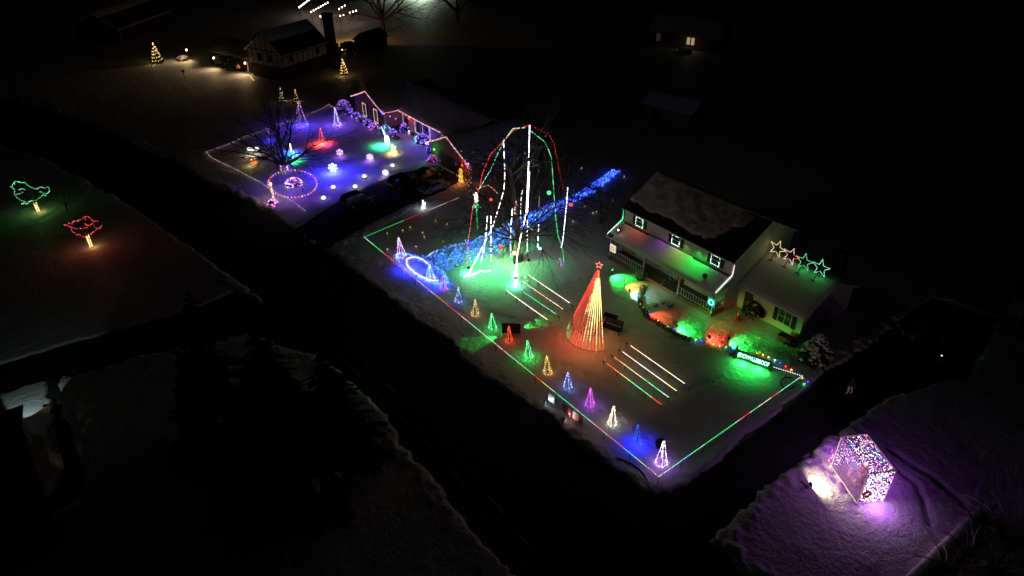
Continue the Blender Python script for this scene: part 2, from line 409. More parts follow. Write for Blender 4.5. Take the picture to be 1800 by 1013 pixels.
def shrub(name, loc, r, h, seed, label, cols=None, nb=40, br=.05, group=None, snow=.35, leaf=None, cat='shrub'):
    rng = random.Random(seed); root = thing(name, loc, label, cat, group); B = Vector(loc); mb = MB()
    for i in range(260):
        a = rng.uniform(0, 2 * math.pi); u = rng.uniform(-.25, 1); q = rng.uniform(.72, 1.0); s = math.sqrt(max(0, 1 - max(u, 0) ** 2))
        d = Vector((math.cos(a) * s, math.sin(a) * s, u)); p = B + Vector((d.x * r * q, d.y * r * q, h * (.3 + .68 * d.z * q)))
        if p.z < .02: p.z = .02
        e = Vector((rng.uniform(-1, 1), rng.uniform(-1, 1), rng.uniform(-.5, .7))).normalized(); u1, w1 = ortho(e); k = r * rng.uniform(.14, .26)
        mm = ROOFSNOW if (d.z > .35 and rng.random() < snow * 1.6) else (leaf or SHRUBM)
        mb.add([p - u1 * k, p - w1 * k * .6, p + u1 * k, p + w1 * k * .6], [(0, 1, 2, 3)], mm)
    mb.build('foliage', root)
    ms = MB()
    for i in range(5):
        a = rng.uniform(0, 6.28); ms.tube([B, B + Vector((math.cos(a) * r * .5, math.sin(a) * r * .5, h * .7))], .025, TWIG, n=4, r1=.012)
    ms.build('stems', root)
    if cols:
        pts = []
        for i in range(nb):
            a = rng.uniform(0, 2 * math.pi); u = rng.uniform(-.2, 1); s = math.sqrt(1 - max(u, 0) ** 2)
            pts.append(B + Vector((math.cos(a) * s * r * 1.05, math.sin(a) * s * r * 1.05, max(.06, h * (.3 + .72 * u)))))
        bulbs(pts, cols, br, root, 'string_lights')
    return root

# ------------------------------------------------------------------ building kit
def siding_wall(mb, A, B, z0, z1, n, m=SIDING, step=.16, gable=None):
    """lapped boards from A to B (xy), outward normal n; gable=(apex_t, apex_z) cuts the boards to a gable"""
    A = Vector((A[0], A[1], 0)); B = Vector((B[0], B[1], 0)); n = Vector((n[0], n[1], 0)); z = z0
    top = gable[1] if gable else z1
    while z < top - .01:
        zz = min(z + step, top); a, b = 0.0, 1.0
        if gable and z >= z1 - 1e-6:
            f = (zz - z1) / (gable[1] - z1); a = gable[0] * f; b = 1 - (1 - gable[0]) * f
        a2, b2 = A.lerp(B, a), A.lerp(B, b)
        P = [a2 + n * .028 + Vector((0, 0, z)), b2 + n * .028 + Vector((0, 0, z)), b2 + n * .006 + Vector((0, 0, zz)), a2 + n * .006 + Vector((0, 0, zz))]
        Q = [a2 + Vector((0, 0, z)), b2 + Vector((0, 0, z))]
        mb.add(P + Q, [(0, 1, 2, 3), (0, 4, 5, 1)], m); z = zz
def solid(mb, poly, z0, z1, m): mb.prism([(x, y, z0) for x, y in poly], (0, 0, z1 - z0), m)
def snow_slab(mb, P, t, nu=26, nv=10, m=ROOFSNOW, seed=0, rough=.05, bare=None):
    """lumpy snow lying on the roof quad P[0..3] (eave L, eave R, ridge R, ridge L)"""
    P = [Vector(p) for p in P]; nn = (P[1] - P[0]).cross(P[3] - P[0]).normalized()
    if nn.z < 0: nn = -nn
    rng = random.Random(seed); off = (rng.random() * 50, rng.random() * 50)
    vs = []; fs = []
    for i in range(nu + 1):
        for j in range(nv + 1):
            a, b = i / nu, j / nv
            p = P[0].lerp(P[1], a).lerp(P[3].lerp(P[2], a), b)
            e = min(a * nu, (1 - a) * nu, b * nv, (1 - b) * nv); k = min(1, e / 1.2) ** .6
            h = t * (.25 + .75 * k) + rough * 2 * float(N1(np.array(p.x * .9 + off[0]), np.array(p.y * .9 + off[1])) + .5 * N2(np.array(p.x * 2.2), np.array(p.y * 2.2))) * (.3 + .7 * k)
            if bare: h += bare(a, b)
            vs.append(p + nn * h)
    w = nv + 1
    for i in range(nu):
        for j in range(nv): fs.append((i * w + j, (i + 1) * w + j, (i + 1) * w + j + 1, i * w + j + 1))
    mb.add(vs, fs, m)
    rim = [i * w for i in range(nu + 1)] + [nu * w + j for j in range(1, nv + 1)] + [i * w + nv for i in range(nu - 1, -1, -1)] + [j for j in range(nv - 1, 0, -1)]
    top = [vs[k] for k in rim]; low = [v - nn * (t + .3) for v in top]
    low = []
    for k in rim:
        i, j = divmod(k, w); low.append(P[0].lerp(P[1], i / nu).lerp(P[3].lerp(P[2], i / nu), j / nv))
    q = len(rim); mb.add(top + low, [(k, (k + 1) % q, q + (k + 1) % q, q + k) for k in range(q)], m)
def roof_slab(mb, P, t, m=SHINGLE):
    P = [Vector(p) for p in P]; nn = (P[1] - P[0]).cross(P[3] - P[0]).normalized()
    if nn.z < 0: nn = -nn
    mb.prism([p - nn * t for p in P], nn * (t - .01), m)
def window(parent, c, u, n, w, h, cols=None, shutters=True, mull=(1, 1), r=.045, frame=WHITE, label=None, sill=True, step=.14, glass=None):
    """window on a wall: c = centre, u = along wall, n = outward; frame, panes, shutters, string of lights round it"""
    u = Vector((u[0], u[1], 0)); n = Vector((n[0], n[1], 0)); c = Vector(c); Z = Vector((0, 0, 1))
    def bar(mb, a0, a1, b0, b1, d0, d1, m):
        P = [c + u * a + Z * b + n * d for d in (d0, d1) for a, b in ((a0, b0), (a1, b0), (a1, b1), (a0, b1))]
        mb.add(P, [(0, 3, 2, 1), (4, 5, 6, 7), (0, 1, 5, 4), (1, 2, 6, 5), (2, 3, 7, 6), (3, 0, 4, 7)], m)
    mb = MB(); f = .07
    bar(mb, -w / 2 - f, w / 2 + f, h / 2, h / 2 + f, .0, .075, frame); bar(mb, -w / 2 - f, w / 2 + f, -h / 2 - f, -h / 2, .0, .085, frame)
    bar(mb, -w / 2 - f, -w / 2, -h / 2, h / 2, .0, .075, frame); bar(mb, w / 2, w / 2 + f, -h / 2, h / 2, .0, .075, frame)
    for i in range(1, mull[0]): x = -w / 2 + w * i / mull[0]; bar(mb, x - .025, x + .025, -h / 2, h / 2, .0, .06, frame)
    for i in range(1, mull[1]): y = -h / 2 + h * i / mull[1]; bar(mb, -w / 2, w / 2, y - .02, y + .02, .0, .052, frame)
    fr = mb.build('window', parent)
    if label: fr['label'] = label
    for i in range(mull[0]):
        for j in range(mull[1]):
            pb = MB(); bar(pb, -w / 2 + w * i / mull[0] + .01, -w / 2 + w * (i + 1) / mull[0] - .01, -h / 2 + h * j / mull[1] + .01, -h / 2 + h * (j + 1) / mull[1] - .01, .002, .036, glass or GLASS); pb.build('pane', fr)
    if shutters:
        for s in (-1, 1):
            sb = MB(); x0 = s * (w / 2 + f + .02); x1 = s * (w / 2 + f + .02 + min(.48, w * .42)); a0, a1 = min(x0, x1), max(x0, x1)
            bar(sb, a0, a1, -h / 2 - f, h / 2 + f, .0, .05, SHUTTER)
            k = int(h / .12)
            for i in range(k): y = -h / 2 + h * (i + .2) / k; bar(sb, a0 + .05, a1 - .05, y, y + .05, .05, .068, SHUTTER)
            sb.build('shutter', parent)
    if cols:
        loop = [c + u * a + Z * b + n * .12 for a, b in ((-w / 2, -h / 2), (-w / 2, h / 2), (w / 2, h / 2), (w / 2, -h / 2), (-w / 2, -h / 2))]
        bulbs(resample(loop, step), cols, r, fr, 'string_lights', .02)
    return fr

# ------------------------------------------------------------------ the decorated two-storey house
HW, HY0, HY1 = 53.25, 33.5, 48.15            # front wall plane, right end, left end
house = thing('house', (HW, (HY0 + HY1) / 2, 0), 'two storey cream sided house with a snow covered front porch', 'house')
core = MB(); core.box(HW, 63.2, HY0, HY1, -.1, 5.98, SIDING)
core.prism([(HW, HY0, 5.98), (63.2, HY0, 5.98), (58.2, HY0, 8.6)], (0, HY1 - HY0, 0), SIDING)
siding_wall(core, (HW, HY0), (HW, HY1), .3, 5.95, (-1, 0)); siding_wall(core, (HW, HY0), (63.2, HY0), .3, 5.98, (0, -1), gable=(.497, 8.6))
siding_wall(core, (HW, HY1), (63.2, HY1), .3, 5.98, (0, 1), gable=(.497, 8.6))
core.build('wall', house)
def pitch(x, x0, z0, x1, z1): return z0 + (z1 - z0) * (x - x0) / (x1 - x0)
mb = MB(); ov = .35
e0 = pitch(HW - ov, HW, 6.02, 58.2, 8.66)
FRT = [(HW - ov, HY0 - .3, e0), (HW - ov, HY1 + .3, e0), (58.2, HY1 + .3, 8.66), (58.2, HY0 - .3, 8.66)]
BCK = [(63.2 + ov, HY1 + .3, e0), (63.2 + ov, HY0 - .3, e0), (58.2, HY0 - .3, 8.66), (58.2, HY1 + .3, 8.66)]
roof_slab(mb, FRT, .12); roof_slab(mb, BCK, .12); rf = mb.build('roof', house)
sn = MB(); snow_slab(sn, FRT, .12, 170, 70, seed=3, rough=.07, bare=lambda a, b: -.36 * min(1, max(0, 5 * (max(.24 + .3 * max(0, .35 - a) - b, .24 - a, .07 - math.hypot((a - .40) * 1.3, (b - .5) * .6)) + .20 * float(N1(np.array(a * 5.0), np.array(b * 2.5))) + .05 * float(N2(np.array(a * 24.0), np.array(b * 12.0)))) + .1)))
snow_slab(sn, BCK, .18, 30, 10, seed=4); sn.build('snow_cover', rf, smooth=True)
tr = MB(); tr.box(HW - ov - .03, HW - ov, HY0 - .32, HY1 + .32, e0 - .24, e0 - .02, WHITE)      # fascia
tr.box(HW - ov, HW - .03, HY0 - .3, HY1 + .3, e0 - .2, e0 - .17, WHITE)                          # soffit
tr.box(HW - ov - .15, HW - ov - .035, HY0 - .3, HY1 + .3, e0 - .13, e0 - .01, WHITE)             # gutter
for yy in (HY0, HY1 - .1): tr.box(HW - .05, HW - .029, yy, yy + .1, .3, 5.8, WHITE)
for yy, s in ((HY0 - .33, 1), (HY1 + .3, 1)):
    tr.prism([(HW - ov, yy, e0 - .2), (HW - ov, yy, e0 + .0), (58.2, yy, 8.66), (63.55, yy, e0), (63.55, yy, e0 - .2), (58.2, yy, 8.44)], (0, .03, 0), WHITE)
tr.build('trim', house)
for (x0, y0, x1, y1) in ((1118.5, 376, 1132.5, 399), (1182, 408.5, 1197, 431), (1250, 442.5, 1268, 467)):
    a, b = onX(x0, y0, HW), onX(x1, y1, HW); yc = (a.y + b.y) / 2
    window(house, (HW - .03, yc, 4.93), (0, 1), (-1, 0), 1.0, 1.0, [E('mint', 6), E('cool', 6), E('white', 6), None], mull=(1, 2), r=.034, step=.13)
# ground floor openings under the porch
window(house, (HW - .03, 45.2, 1.75), (0, 1), (-1, 0), 1.1, 1.5, None, mull=(1, 2)); window(house, (HW - .03, 41.6, 1.75), (0, 1), (-1, 0), 1.1, 1.5, None, mull=(1, 2))
window(house, (HW - .03, 36.2, 1.75), (0, 1), (-1, 0), 1.6, 1.5, None, mull=(2, 2))
d = MB(); d.box(HW - .09, HW - .03, 38.75, 39.75, .42, 2.5, mat('door_paint', (.16, .02, .02), .5)); dr = d.build('door', house)
MB().box(HW - .15, HW - .09, 38.85, 38.92, 1.35, 1.5, CHROME).build('handle', dr)
d = MB(); d.box(HW - .1, HW - .03, 38.6, 38.75, .42, 2.6, WHITE); d.box(HW - .1, HW - .03, 39.75, 39.9, .42, 2.6, WHITE); d.box(HW - .1, HW - .03, 38.6, 39.9, 2.6, 2.75, WHITE); d.build('door_frame', house)
# porch
PX0 = 51.2
pb = MB(); pb.box(PX0 - .1, HW - .03, HY0, HY1, -.1, .4, BRICK)
for i in range(13): x = PX0 - .1 + i * .163; pb.box(x, x + .152, HY0 - .02, HY1 + .02, .402, .43, DECK)
pb.build('porch_floor', house)
posts = [HY0 + .1, 38.0, 42.95, HY1 - .1]
pm = MB(); pm.box(PX0 - .07, PX0 + .07, -.07, .07, .43, 2.72, WHITE); pm.box(PX0 - .1, PX0 + .1, -.1, .1, .43, .6, WHITE); pm.box(PX0 - .1, PX0 + .1, -.1, .1, 2.55, 2.72, WHITE)
p0 = MB(); p0.v = [(x - house.location.x, y, z) for x, y, z in pm.v]; p0.f = pm.f; p0.mi = pm.mi; p0.ms = pm.ms
src = p0.build('porch_post'); src.parent = house; src.location = (0, posts[0] - house.location.y, 0)
for y in posts[1:]: share(src, (0, y - house.location.y, 0), house)
for y in (HY0 + .1, HY1 - .1): share(src, (HW - .2 - PX0, y - house.location.y, 0), house)
bm = MB(); bm.box(PX0 - .08, PX0 + .08, HY0, HY1, 2.72, 2.92, WHITE); bm.box(PX0 + .08, HW - .03, HY0, HY0 + .14, 2.72, 2.9, WHITE); bm.box(PX0 + .08, HW - .03, HY1 - .14, HY1, 2.72, 2.9, WHITE)
bm.box(PX0 + .08, HW - .05, HY0 + .14, HY1 - .14, 2.76, 2.8, WHITE); bm.build('porch_beam', house)
def railing(a, b, X=PX0, axis=1):
    rr = MB()
    if axis: rr.box(X - .04, X + .04, a, b, 1.28, 1.35, WHITE); rr.box(X - .03, X + .03, a, b, .55, .61, WHITE)
    else: rr.box(a, b, X - .04, X + .04, 1.28, 1.35, WHITE); rr.box(a, b, X - .03, X + .03, .55, .61, WHITE)
    ro = rr.build('railing', house); n = max(2, int(abs(b - a) / .32)); first = None
    for i in range(1, n):
        q = a + (b - a) * i / n; x, y = (X, q) if axis else (q, X)
        if first is None:
            m_ = MB(); m_.box(-.028, .028, -.028, .028, .61, 1.28, WHITE); first = m_.build('baluster'); first.parent = ro
            first.location = (x - house.location.x, y - house.location.y, 0)
        else: share(first, (x - house.location.x, y - house.location.y, 0), ro)
railing(posts[0] + .08, posts[1] - .08); railing(posts[2] + .08, posts[3] - .08)
railing(PX0 + .08, HW - .3, HY0 + .1, 0); railing(PX0 + .08, HW - .3, HY1 - .1, 0)
PR = [(PX0 - .35, HY0 - .3, 2.95), (PX0 - .35, HY1 + .3, 2.95), (HW - .035, HY1 + .3, 4.12), (HW - .035, HY0 - .3, 4.12)]
mb = MB(); roof_slab(mb, PR, .1); mb.box(PX0 - .42, PX0 - .36, HY0 - .3, HY1 + .3, 2.8, 2.95, WHITE)
for yy in (HY0 - .33, HY1 + .3): mb.prism([(PX0 - .36, yy, 2.82), (PX0 - .36, yy, 2.97), (HW - .04, yy, 4.14), (HW - .04, yy, 3.98)], (0, .03, 0), WHITE)
pr = mb.build('porch_roof', house)
sn = MB(); snow_slab(sn, PR, .2, 60, 12, seed=8, rough=.03, bare=lambda a, b: (-.3 if b > .93 - .05 * math.sin(a * 9) and .03 < a < .97 else 0) - (.25 if a > .94 and b < .2 else 0)); sn.build('snow_cover', pr, smooth=True)
# lights washing the upper wall from under the eave
cans = MB()
for px, hue, w in ((1112, 'orange', 7), (1128, 'red', 13), (1168, 'purple', 9), (1192, 'yellow', 5), (1204, 'lime', 7), (1226, 'green', 17), (1240, 'green', 13), (1272, 'white', .8)):
    y = onX(px, 400 + (px - 1100) * .5, HW - .1).y
    cans.lathe([(.05, 0), (.07, .07)], (HW - .16, y, e0 - .28), BLACK, 8)
    lamp('eave_lamp', (HW - .34, y, e0 - .36), HUES[hue], w * (7.5 if hue in ('green', 'lime') else 4.5 if hue == 'yellow' else 2.6), house, .04, 'SPOT', (HW - 1.0, y, 3.8), 120, 1.0)
cans.build('eave_spotlights', house, 'stuff')
# attached garage wing with the stars
GW, GY0 = 54.9, 26.0
garage = thing('house_wing', (GW, (GY0 + HY0) / 2, 0), 'single storey cream wing with snowy roof beneath the four stars', 'house wing')
mb = MB(); mb.box(GW, 63.4, GY0, HY0 - .05, -.1, 2.8, SIDING); mb.prism([(GW, GY0, 2.8), (63.4, GY0, 2.8), (59.15, GY0, 4.75)], (0, HY0 - .05 - GY0, 0), SIDING)
siding_wall(mb, (GW, GY0), (GW, HY0 - .05), .2, 2.8, (-1, 0)); siding_wall(mb, (GW, GY0), (63.4, GY0), .2, 2.8, (0, -1), gable=(.5, 4.75)); mb.build('wall', garage)
ge = pitch(GW - .4, GW, 2.84, 59.15, 4.8)
GF = [(GW - .4, GY0 - .3, ge), (GW - .4, HY0 - .06, ge), (59.15, HY0 - .06, 4.8), (59.15, GY0 - .3, 4.8)]
GB = [(63.8, HY0 - .06, ge), (63.8, GY0 - .3, ge), (59.15, GY0 - .3, 4.8), (59.15, HY0 - .06, 4.8)]
mb = MB(); roof_slab(mb, GF, .12); roof_slab(mb, GB, .12); rf = mb.build('roof', garage)
sn = MB(); snow_slab(sn, GF, .18, 30, 22, seed=12, rough=.04); snow_slab(sn, GB, .18, 20, 8, seed=13); sn.build('snow_cover', rf, smooth=True)
mb = MB(); mb.box(GW - .46, GW - .41, GY0 - .3, HY0 - .06, ge - .18, ge - .01, WHITE); mb.box(GW - .05, GW - .029, GY0, GY0 + .1, .2, 2.7, WHITE)
mb.prism([(GW - .4, GY0 - .33, ge - .18), (GW - .4, GY0 - .33, ge), (59.15, GY0 - .33, 4.8), (63.8, GY0 - .33, ge), (63.8, GY0 - .33, ge - .18), (59.15, GY0 - .33, 4.6)], (0, .03, 0), WHITE); mb.build('trim', garage)
window(garage, (GW - .03, 27.85, 1.55), (0, 1), (-1, 0), 1.35, 1.5, None, mull=(2, 2))
d = MB(); d.box(GW - .09, GW - .03, 31.6, 32.5, .1, 2.15, mat('entry_door', (.10, .025, .02), .5)); d.build('door', garage)
ch = MB(); ch.box(63.45, 64.3, 27.6, 28.8, -.1, 5.4, mat('dark_brick2', (.07, .05, .045), .9)); ch.build('chimney', garage)
# LED strips along the roof edges
def led_line(name, pts, cols, label, cat, r=.035, step=.07, group=None, wire=True, loc=None):
    P = [Vector(p) for p in pts]; root = thing(name, loc or P[0], label, cat, group)
    if wire: MB().tube(P, .014, BLACK, n=4).build('cable', root)
    bulbs(resample(P, step), cols, r, root, 'leds'); return root
def seg(stops):                                       # (fraction, [mats]) palette along the run
    def f(i, n):
        t_ = i / max(1, n - 1); c = stops[0][1]
        for a, m_ in stops:
            if t_ >= a: c = m_
        return random.choice(c) if isinstance(c, (list, tuple)) else c
    return f
for (tag_, y, c1, c2, lab) in (('l', HY1 + .22, seg([(0, [E('white', 2.2), E('mint', 2.2)]), (.4, [E('mint', 2.5), E('green', 2.5)]), (.75, [E('green', 1.2)])]), None, 'green and white led strip on the left edge of the porch roof'),
                             ('r', HY0 - .22, seg([(0, [E('mint', 1.8), E('white', 1.8)]), (.3, [E('white', 1.8)]), (.8, [E('white', 1.6), E('lilac', 2)]), (.93, [E('orange', 1.8)])]), None, 'bright white led strip on the right edge of the porch roof')):
    led_line('light_strip', [(PX0 - .35, y, 3.2), (HW - .12, y, 4.33), (HW - .12, y, 5.75)], c1, lab, 'light strip', r=.05, step=.06)
# speakers and flood on the porch roof
for px, py, lab, on in ((1086, 421, 'small roof floodlight with its lamp lit above left porch post', 1), (1236, 501, 'unlit black roof floodlight above the right of the porch', 0)):
    p = onX(px, py, PX0 + .35); z = pitch(PX0 + .35, PX0 - .35, 2.95, HW, 4.12) + .18
    s = thing('roof_floodlight', (p.x, p.y, z), lab, 'floodlight'); mb = MB(); mb.tube([(p.x, p.y, z), (p.x, p.y, z + .22)], .03, BLACK); mb.build('stand', s)
    mb = MB(); mb.lathe([(.1, 0), (.24, .04), (.26, .2), (.2, .34), (.06, .38)], (p.x, p.y, z + .2), BLACK, 12); mb.build('housing', s)
    if on: MB().octa((p.x - .2, p.y - .12, z + .5), .12, E('white', 10)).build('lens', s)
# wreath panels hung on the porch posts
for px, py, ins, ring, lab in ((1077.5, 437, 'white', 'yellow', 'white lit square panel with a ring on the left porch post'), (1250.5, 531.5, 'cyan', 'mint', 'turquoise lit square panel with a white ring by the right porch post')):
    p = onX(px, py, PX0 - .18); s = thing('wreath_display', p, lab, 'light display')
    mb = MB(); mb.box(p.x, p.x + .06, p.y - .48, p.y + .48, p.z - .5, p.z + .5, BLACK); mb.build('frame', s)
    mb = MB(); mb.box(p.x - .012, p.x - .002, p.y - .45, p.y + .45, p.z - .47, p.z + .47, em('panel_' + ins, (.9, .78, .55) if ins == 'white' else (.02, .55, .4), 1.0 if ins == 'white' else .85)); mb.build('screen', s)
    bulbs([(p.x - .05, p.y + .27 * math.cos(a * .2618), p.z + .27 * math.sin(a * .2618)) for a in range(24)], E('yellow', .7) if ins == 'white' else E('mint', 3), .05, s, 'ring')
    if ins == 'white': bulbs([(p.x - .05, p.y + .18 * math.cos(a * .5236), p.z + .18 * math.sin(a * .5236)) for a in range(12)], E('orange', .4), .05, s, 'inner_ring')

# stars standing on the wing roof ridge
def star_pts(c, r, k=.42, up=Vector((0, 0, 1)), u=Vector((0, 1, 0)), rot=0.0):
    P = []
    for i in range(10):
        a = math.pi / 2 + rot + i * math.pi / 5; q = r if i % 2 == 0 else r * k
        P.append(Vector(c) + u * (q * math.cos(a)) + up * (q * math.sin(a)))
    return P + [P[0]]
for (px, py, cols, lab) in ((1367, 437, [E('yellow', 1.9), E('white', 1.7)], 'yellowish white star of lights leftmost on the wing roof'),
                            (1390.6, 450, None, 'white star with a red arm second from left on the roof'),
                            (1414.5, 460.5, [E('green', 1.7), E('mint', 1.2)], 'dimmer green star between white and mint roof stars'),
                            (1443.5, 471, [E('mint', 2), E('green', 1.8), E('cool', 1.6)], 'brightest mint green star rightmost on the wing roof')):
    c = onX(px, py, 58.75); s = thing('roof_star', (c.x, c.y, 4.75), lab, 'light star', 'stars along the wing roof ridge')
    P = star_pts(c, .93, .40, rot=.18 if px < 1400 else -.05)
    MB().tube(P, .02, BLACK, n=4).build('frame', s)
    pts = resample(P, .13)
    if cols: f = cols
    else: f = lambda i, n: E('red', 2.4) if .28 > i / n > .08 else random.choice([E('white', 1.8), E('pink', 1.8), E('white', 1.8)])
    bulbs([p + Vector((-.05, 0, 0)) for p in pts], f, .045, s, 'string_lights')
    mb = MB(); mb.tube([(c.x, c.y, c.z + .3), (c.x, c.y, 4.72)], .04, BLACK); mb.tube([(c.x, c.y, c.z - .1), (c.x - .75, c.y + .1, 4.6)], .05, BLACK, n=4); mb.tube([(c.x - .75, c.y - .15, 4.62), (c.x - .75, c.y + .35, 4.62)], .07, BLACK, n=4); mb.build('stand', s)
    lamp('star_glow', (c.x - .25, c.y, c.z - .3), (.03, 1, .12) if px > 1400 else HUES['yellow'], 7 if px > 1400 else 2.5, s, .3)

# ------------------------------------------------------------------ LED rail along the edges of the lawn
def rail(pxs, z, posts_n, cols, label, step=.15, r=.036, name='light_rail', cat='light rail', post_r=.03, group=None, over=None, ext=None, hook=False):
    P = [at(x, y, z) for x, y in pxs]; A = P[0].copy(); A.z = 0
    root = thing(name, A, label, cat, group)
    full = list(P)
    if ext: full = ([at(*ext[0], z)] if ext[0] else []) + P + ([at(*ext[1], z)] if ext[1] else [])
    MB().tube([p - Vector((0, 0, .05)) for p in full], .03, BLACK, n=5).build('pipe', root)
    n = posts_n
    L = [(full[0].lerp(full[-1], i / n)) for i in range(n + 1)] if len(full) == 2 or hook or ext else [full[0].lerp(full[1], i / n) for i in range(n + 1)]
    src = None
    for p in L:
        if src is None:
            m_ = MB(); m_.tube([(0, 0, -.1), (0, 0, z - .05)], post_r, BLACK, n=6); m_.obox((0, 0), Vector((1, 0, 0)), Vector((0, 1, 0)), .06, .06, z - .09, z - .02, BLACK)
            src = m_.build('post'); src.parent = root; src.location = (p.x - A.x, p.y - A.y, 0)
        else: share(src, (p.x - A.x, p.y - A.y, 0), root)
    bulbs(resample(P, step), cols, r, root, 'leds')
    return root
def run(stops, s):                                    # (fraction, hue or list of hues)
    return seg([(a, [E(h, s) for h in (hs_ if isinstance(hs_, tuple) else (hs_,))]) for a, hs_ in stops])
rail([(640, 417), (808, 347)], .8, 5, run([(0, 'green'), (.4, 'red'), (.66, ('white', 'mint')), (.72, 'white'), (.86, 'red'), (.9, ('white', 'warm'))], 2.2), 'black post rail of green and red lights beside the ranch driveway', r=.036)
rail([(640, 417), (1158, 838)], .8, 16, run([(0, ('white', 'mint')), (.05, 'green'), (.10, 'red'), (.14, ('red', 'pink')), (.26, ('white', 'pink')), (.33, ('warm', 'red')), (.39, 'red'), (.43, ('red', 'white')), (.465, ('white', 'mint')), (.56, ('white', 'green')), (.575, ('red', 'white')),
     (.60, ('white', 'mint', 'lime')), (.66, ('green', 'mint')), (.685, 'red'), (.705, ('orange', 'yellow')), (.725, ('yellow', 'white')), (.745, ('green', 'mint', 'green')), (.805, ('white', 'mint', 'green')), (.84, ('white', 'pink')), (.885, ('red', 'pink')), (.905, ('red', 'lilac')), (.925, ('cyan', 'mint')), (.95, ('white', 'mint')), (.975, ('white', 'pink'))], 2.6),
     'long black post rail of changing lights along the street edge', r=.038)
rail([(1158, 838), (1410, 661)], .8, 7, run([(0, ('white', 'pink')), (.04, ('white', 'mint')), (.12, ('mint', 'cyan')), (.2, ('green', 'mint')), (.3, 'green'), (.45, ('green', 'mint', 'mint')), (.52, ('white', 'pink')), (.56, 'red'), (.60, ('white', 'mint')), (.62, 'green'), (.66, ('white', 'pink', 'white')), (.76, 'red'), (.8, 'pink'), (.83, ('green', 'mint')), (.95, 'mint')], 2.6),
     'black post rail of lights beside the gravel driveway', r=.038)
rail([(1410, 661), (1358, 645)], .8, 2, E('cool', 3.2), 'short rail of cool white dots joining the letter sign', step=.2, r=.05)

# eight light bars on low stands, four either side of the big cone tree
LB = [((928, 483), (1002, 533), (None, (1007, 537)), ['white', 'white', 'warm'], 4, 'white light bar nearest the house left of the cone tree'),
      ((917, 494), (989, 543), (None, (995, 547)), ['orange', 'white', 'warm'], 3.4, 'orange tinted light bar left of the cone tree'),
      ((919, 513), (977, 552), (None, (983, 557)), ['green', 'mint'], 2.4, 'green light bar left of the cone tree'),
      ((890, 511), (962, 562), (None, (968, 568)), ['white', 'yellow', 'white'], 4, 'creamy white light bar nearest the street left of the cone tree')]
for a, b, e, hs_, s, lab in LB:
    rail([a, b], .55, 4, [E(h, s) for h in hs_], lab, step=.11, r=.04, name='light_bar', cat='light bar', group='light bars either side of the cone tree', ext=e)
RB = [((1109, 608), (1203, 674), ((1102, 603), None), [(0, ('white', 'warm')), (.3, ('white', 'yellow'))], 4, 'brightest white light bar nearest the house right of the cone tree'),
      ((1095, 619), (1189, 687), ((1088, 614), None), [(0, ('warm', 'white')), (.3, ('white', 'yellow'))], 4, 'second white light bar from the house right of the cone tree'),
      ((1081, 629), (1176, 699), ((1075, 624), None), [(0, ('orange', 'warm')), (.15, ('warm', 'yellow', 'white')), (.4, ('yellow', 'white')), (.52, ('lime', 'white')), (.6, ('green', 'mint')), (.9, ('mint', 'white'))], 3, 'light bar fading from orange to green right of the cone tree'),
      ((1068, 640), (1162, 711), ((1061, 635), None), [(0, ('red', 'orange')), (.12, ('orange', 'warm')), (.25, ('warm', 'yellow')), (.4, ('lime', 'white')), (.5, ('green', 'mint')), (.72, ('green', 'warm')), (.84, 'red')], 3, 'light bar running from orange through green to red near the mini trees')]
for a, b, e, st, s, lab in RB:
    rail([a, b], .55, 4, run(st, s), lab, step=.11, r=.04, name='light_bar', cat='light bar', group='light bars either side of the cone tree', ext=e)

# ------------------------------------------------------------------ little wire cone trees
def mini_tree(px, base_py, tip_py, wpx, hues, s, n_rib, label, dense=.12, r=.04, glow=None, pole=True, name='wire_cone_tree', group='wire cone trees along the street edge', jit=.03, ring=True, top=0):
    p = at(px, base_py); h = max(.6, zof(tip_py, p)); rad = wpx * mpp(p) * .5; dense *= 1.45; s *= 1.7; r *= .76; n_rib = min(n_rib, 5); tilt = Vector((random.uniform(-.07, .07), random.uniform(-.07, .07), 0)) * h; rot = random.random() * 6
    root = thing(name, p, label, 'light tree', group)
    fr = MB(); pts = []
    for k in range(n_rib):
        a = 2 * math.pi * (k + .3) / n_rib + rot + random.uniform(-.2, .2); b = p + Vector((math.cos(a) * rad, math.sin(a) * rad, .05)); tpt = p + tilt + Vector((math.cos(a) * .03, math.sin(a) * .03, h))
        fr.tube([b, tpt], .009, WIRE, n=3); pts += resample([b, tpt], dense)
    ringp = [p + Vector((math.cos(2 * math.pi * k / 20) * rad, math.sin(2 * math.pi * k / 20) * rad, .06)) for k in range(21)]
    fr.tube(ringp, .009, WIRE, n=3)
    for f in (.35, .65): fr.tube([p + Vector(((q.x - p.x) * (1 - f), (q.y - p.y) * (1 - f), h * f)) for q in ringp], .008, WIRE, n=3)
    fr.build('wire_frame', root)
    if ring: pts += resample(ringp, dense * 1.9)
    if pole: MB().tube([p, p + Vector((0, 0, h * .8))], .035, BLACK, n=5).build('stake', root)
    for k in range(top): pts.append(p + Vector((random.uniform(-.1, .1), random.uniform(-.1, .1), h + random.uniform(-.1, .12))))
    bulbs(pts, [E(x, s) for x in hues], r, root, 'string_lights', jit)
    if glow: down('glow', p + Vector((-.15, -.15, .85)), HUES[glow[0]] if glow[0] != 'blue' else (.01, .015, 1), glow[1] * 4.5, root, .15)
    return root
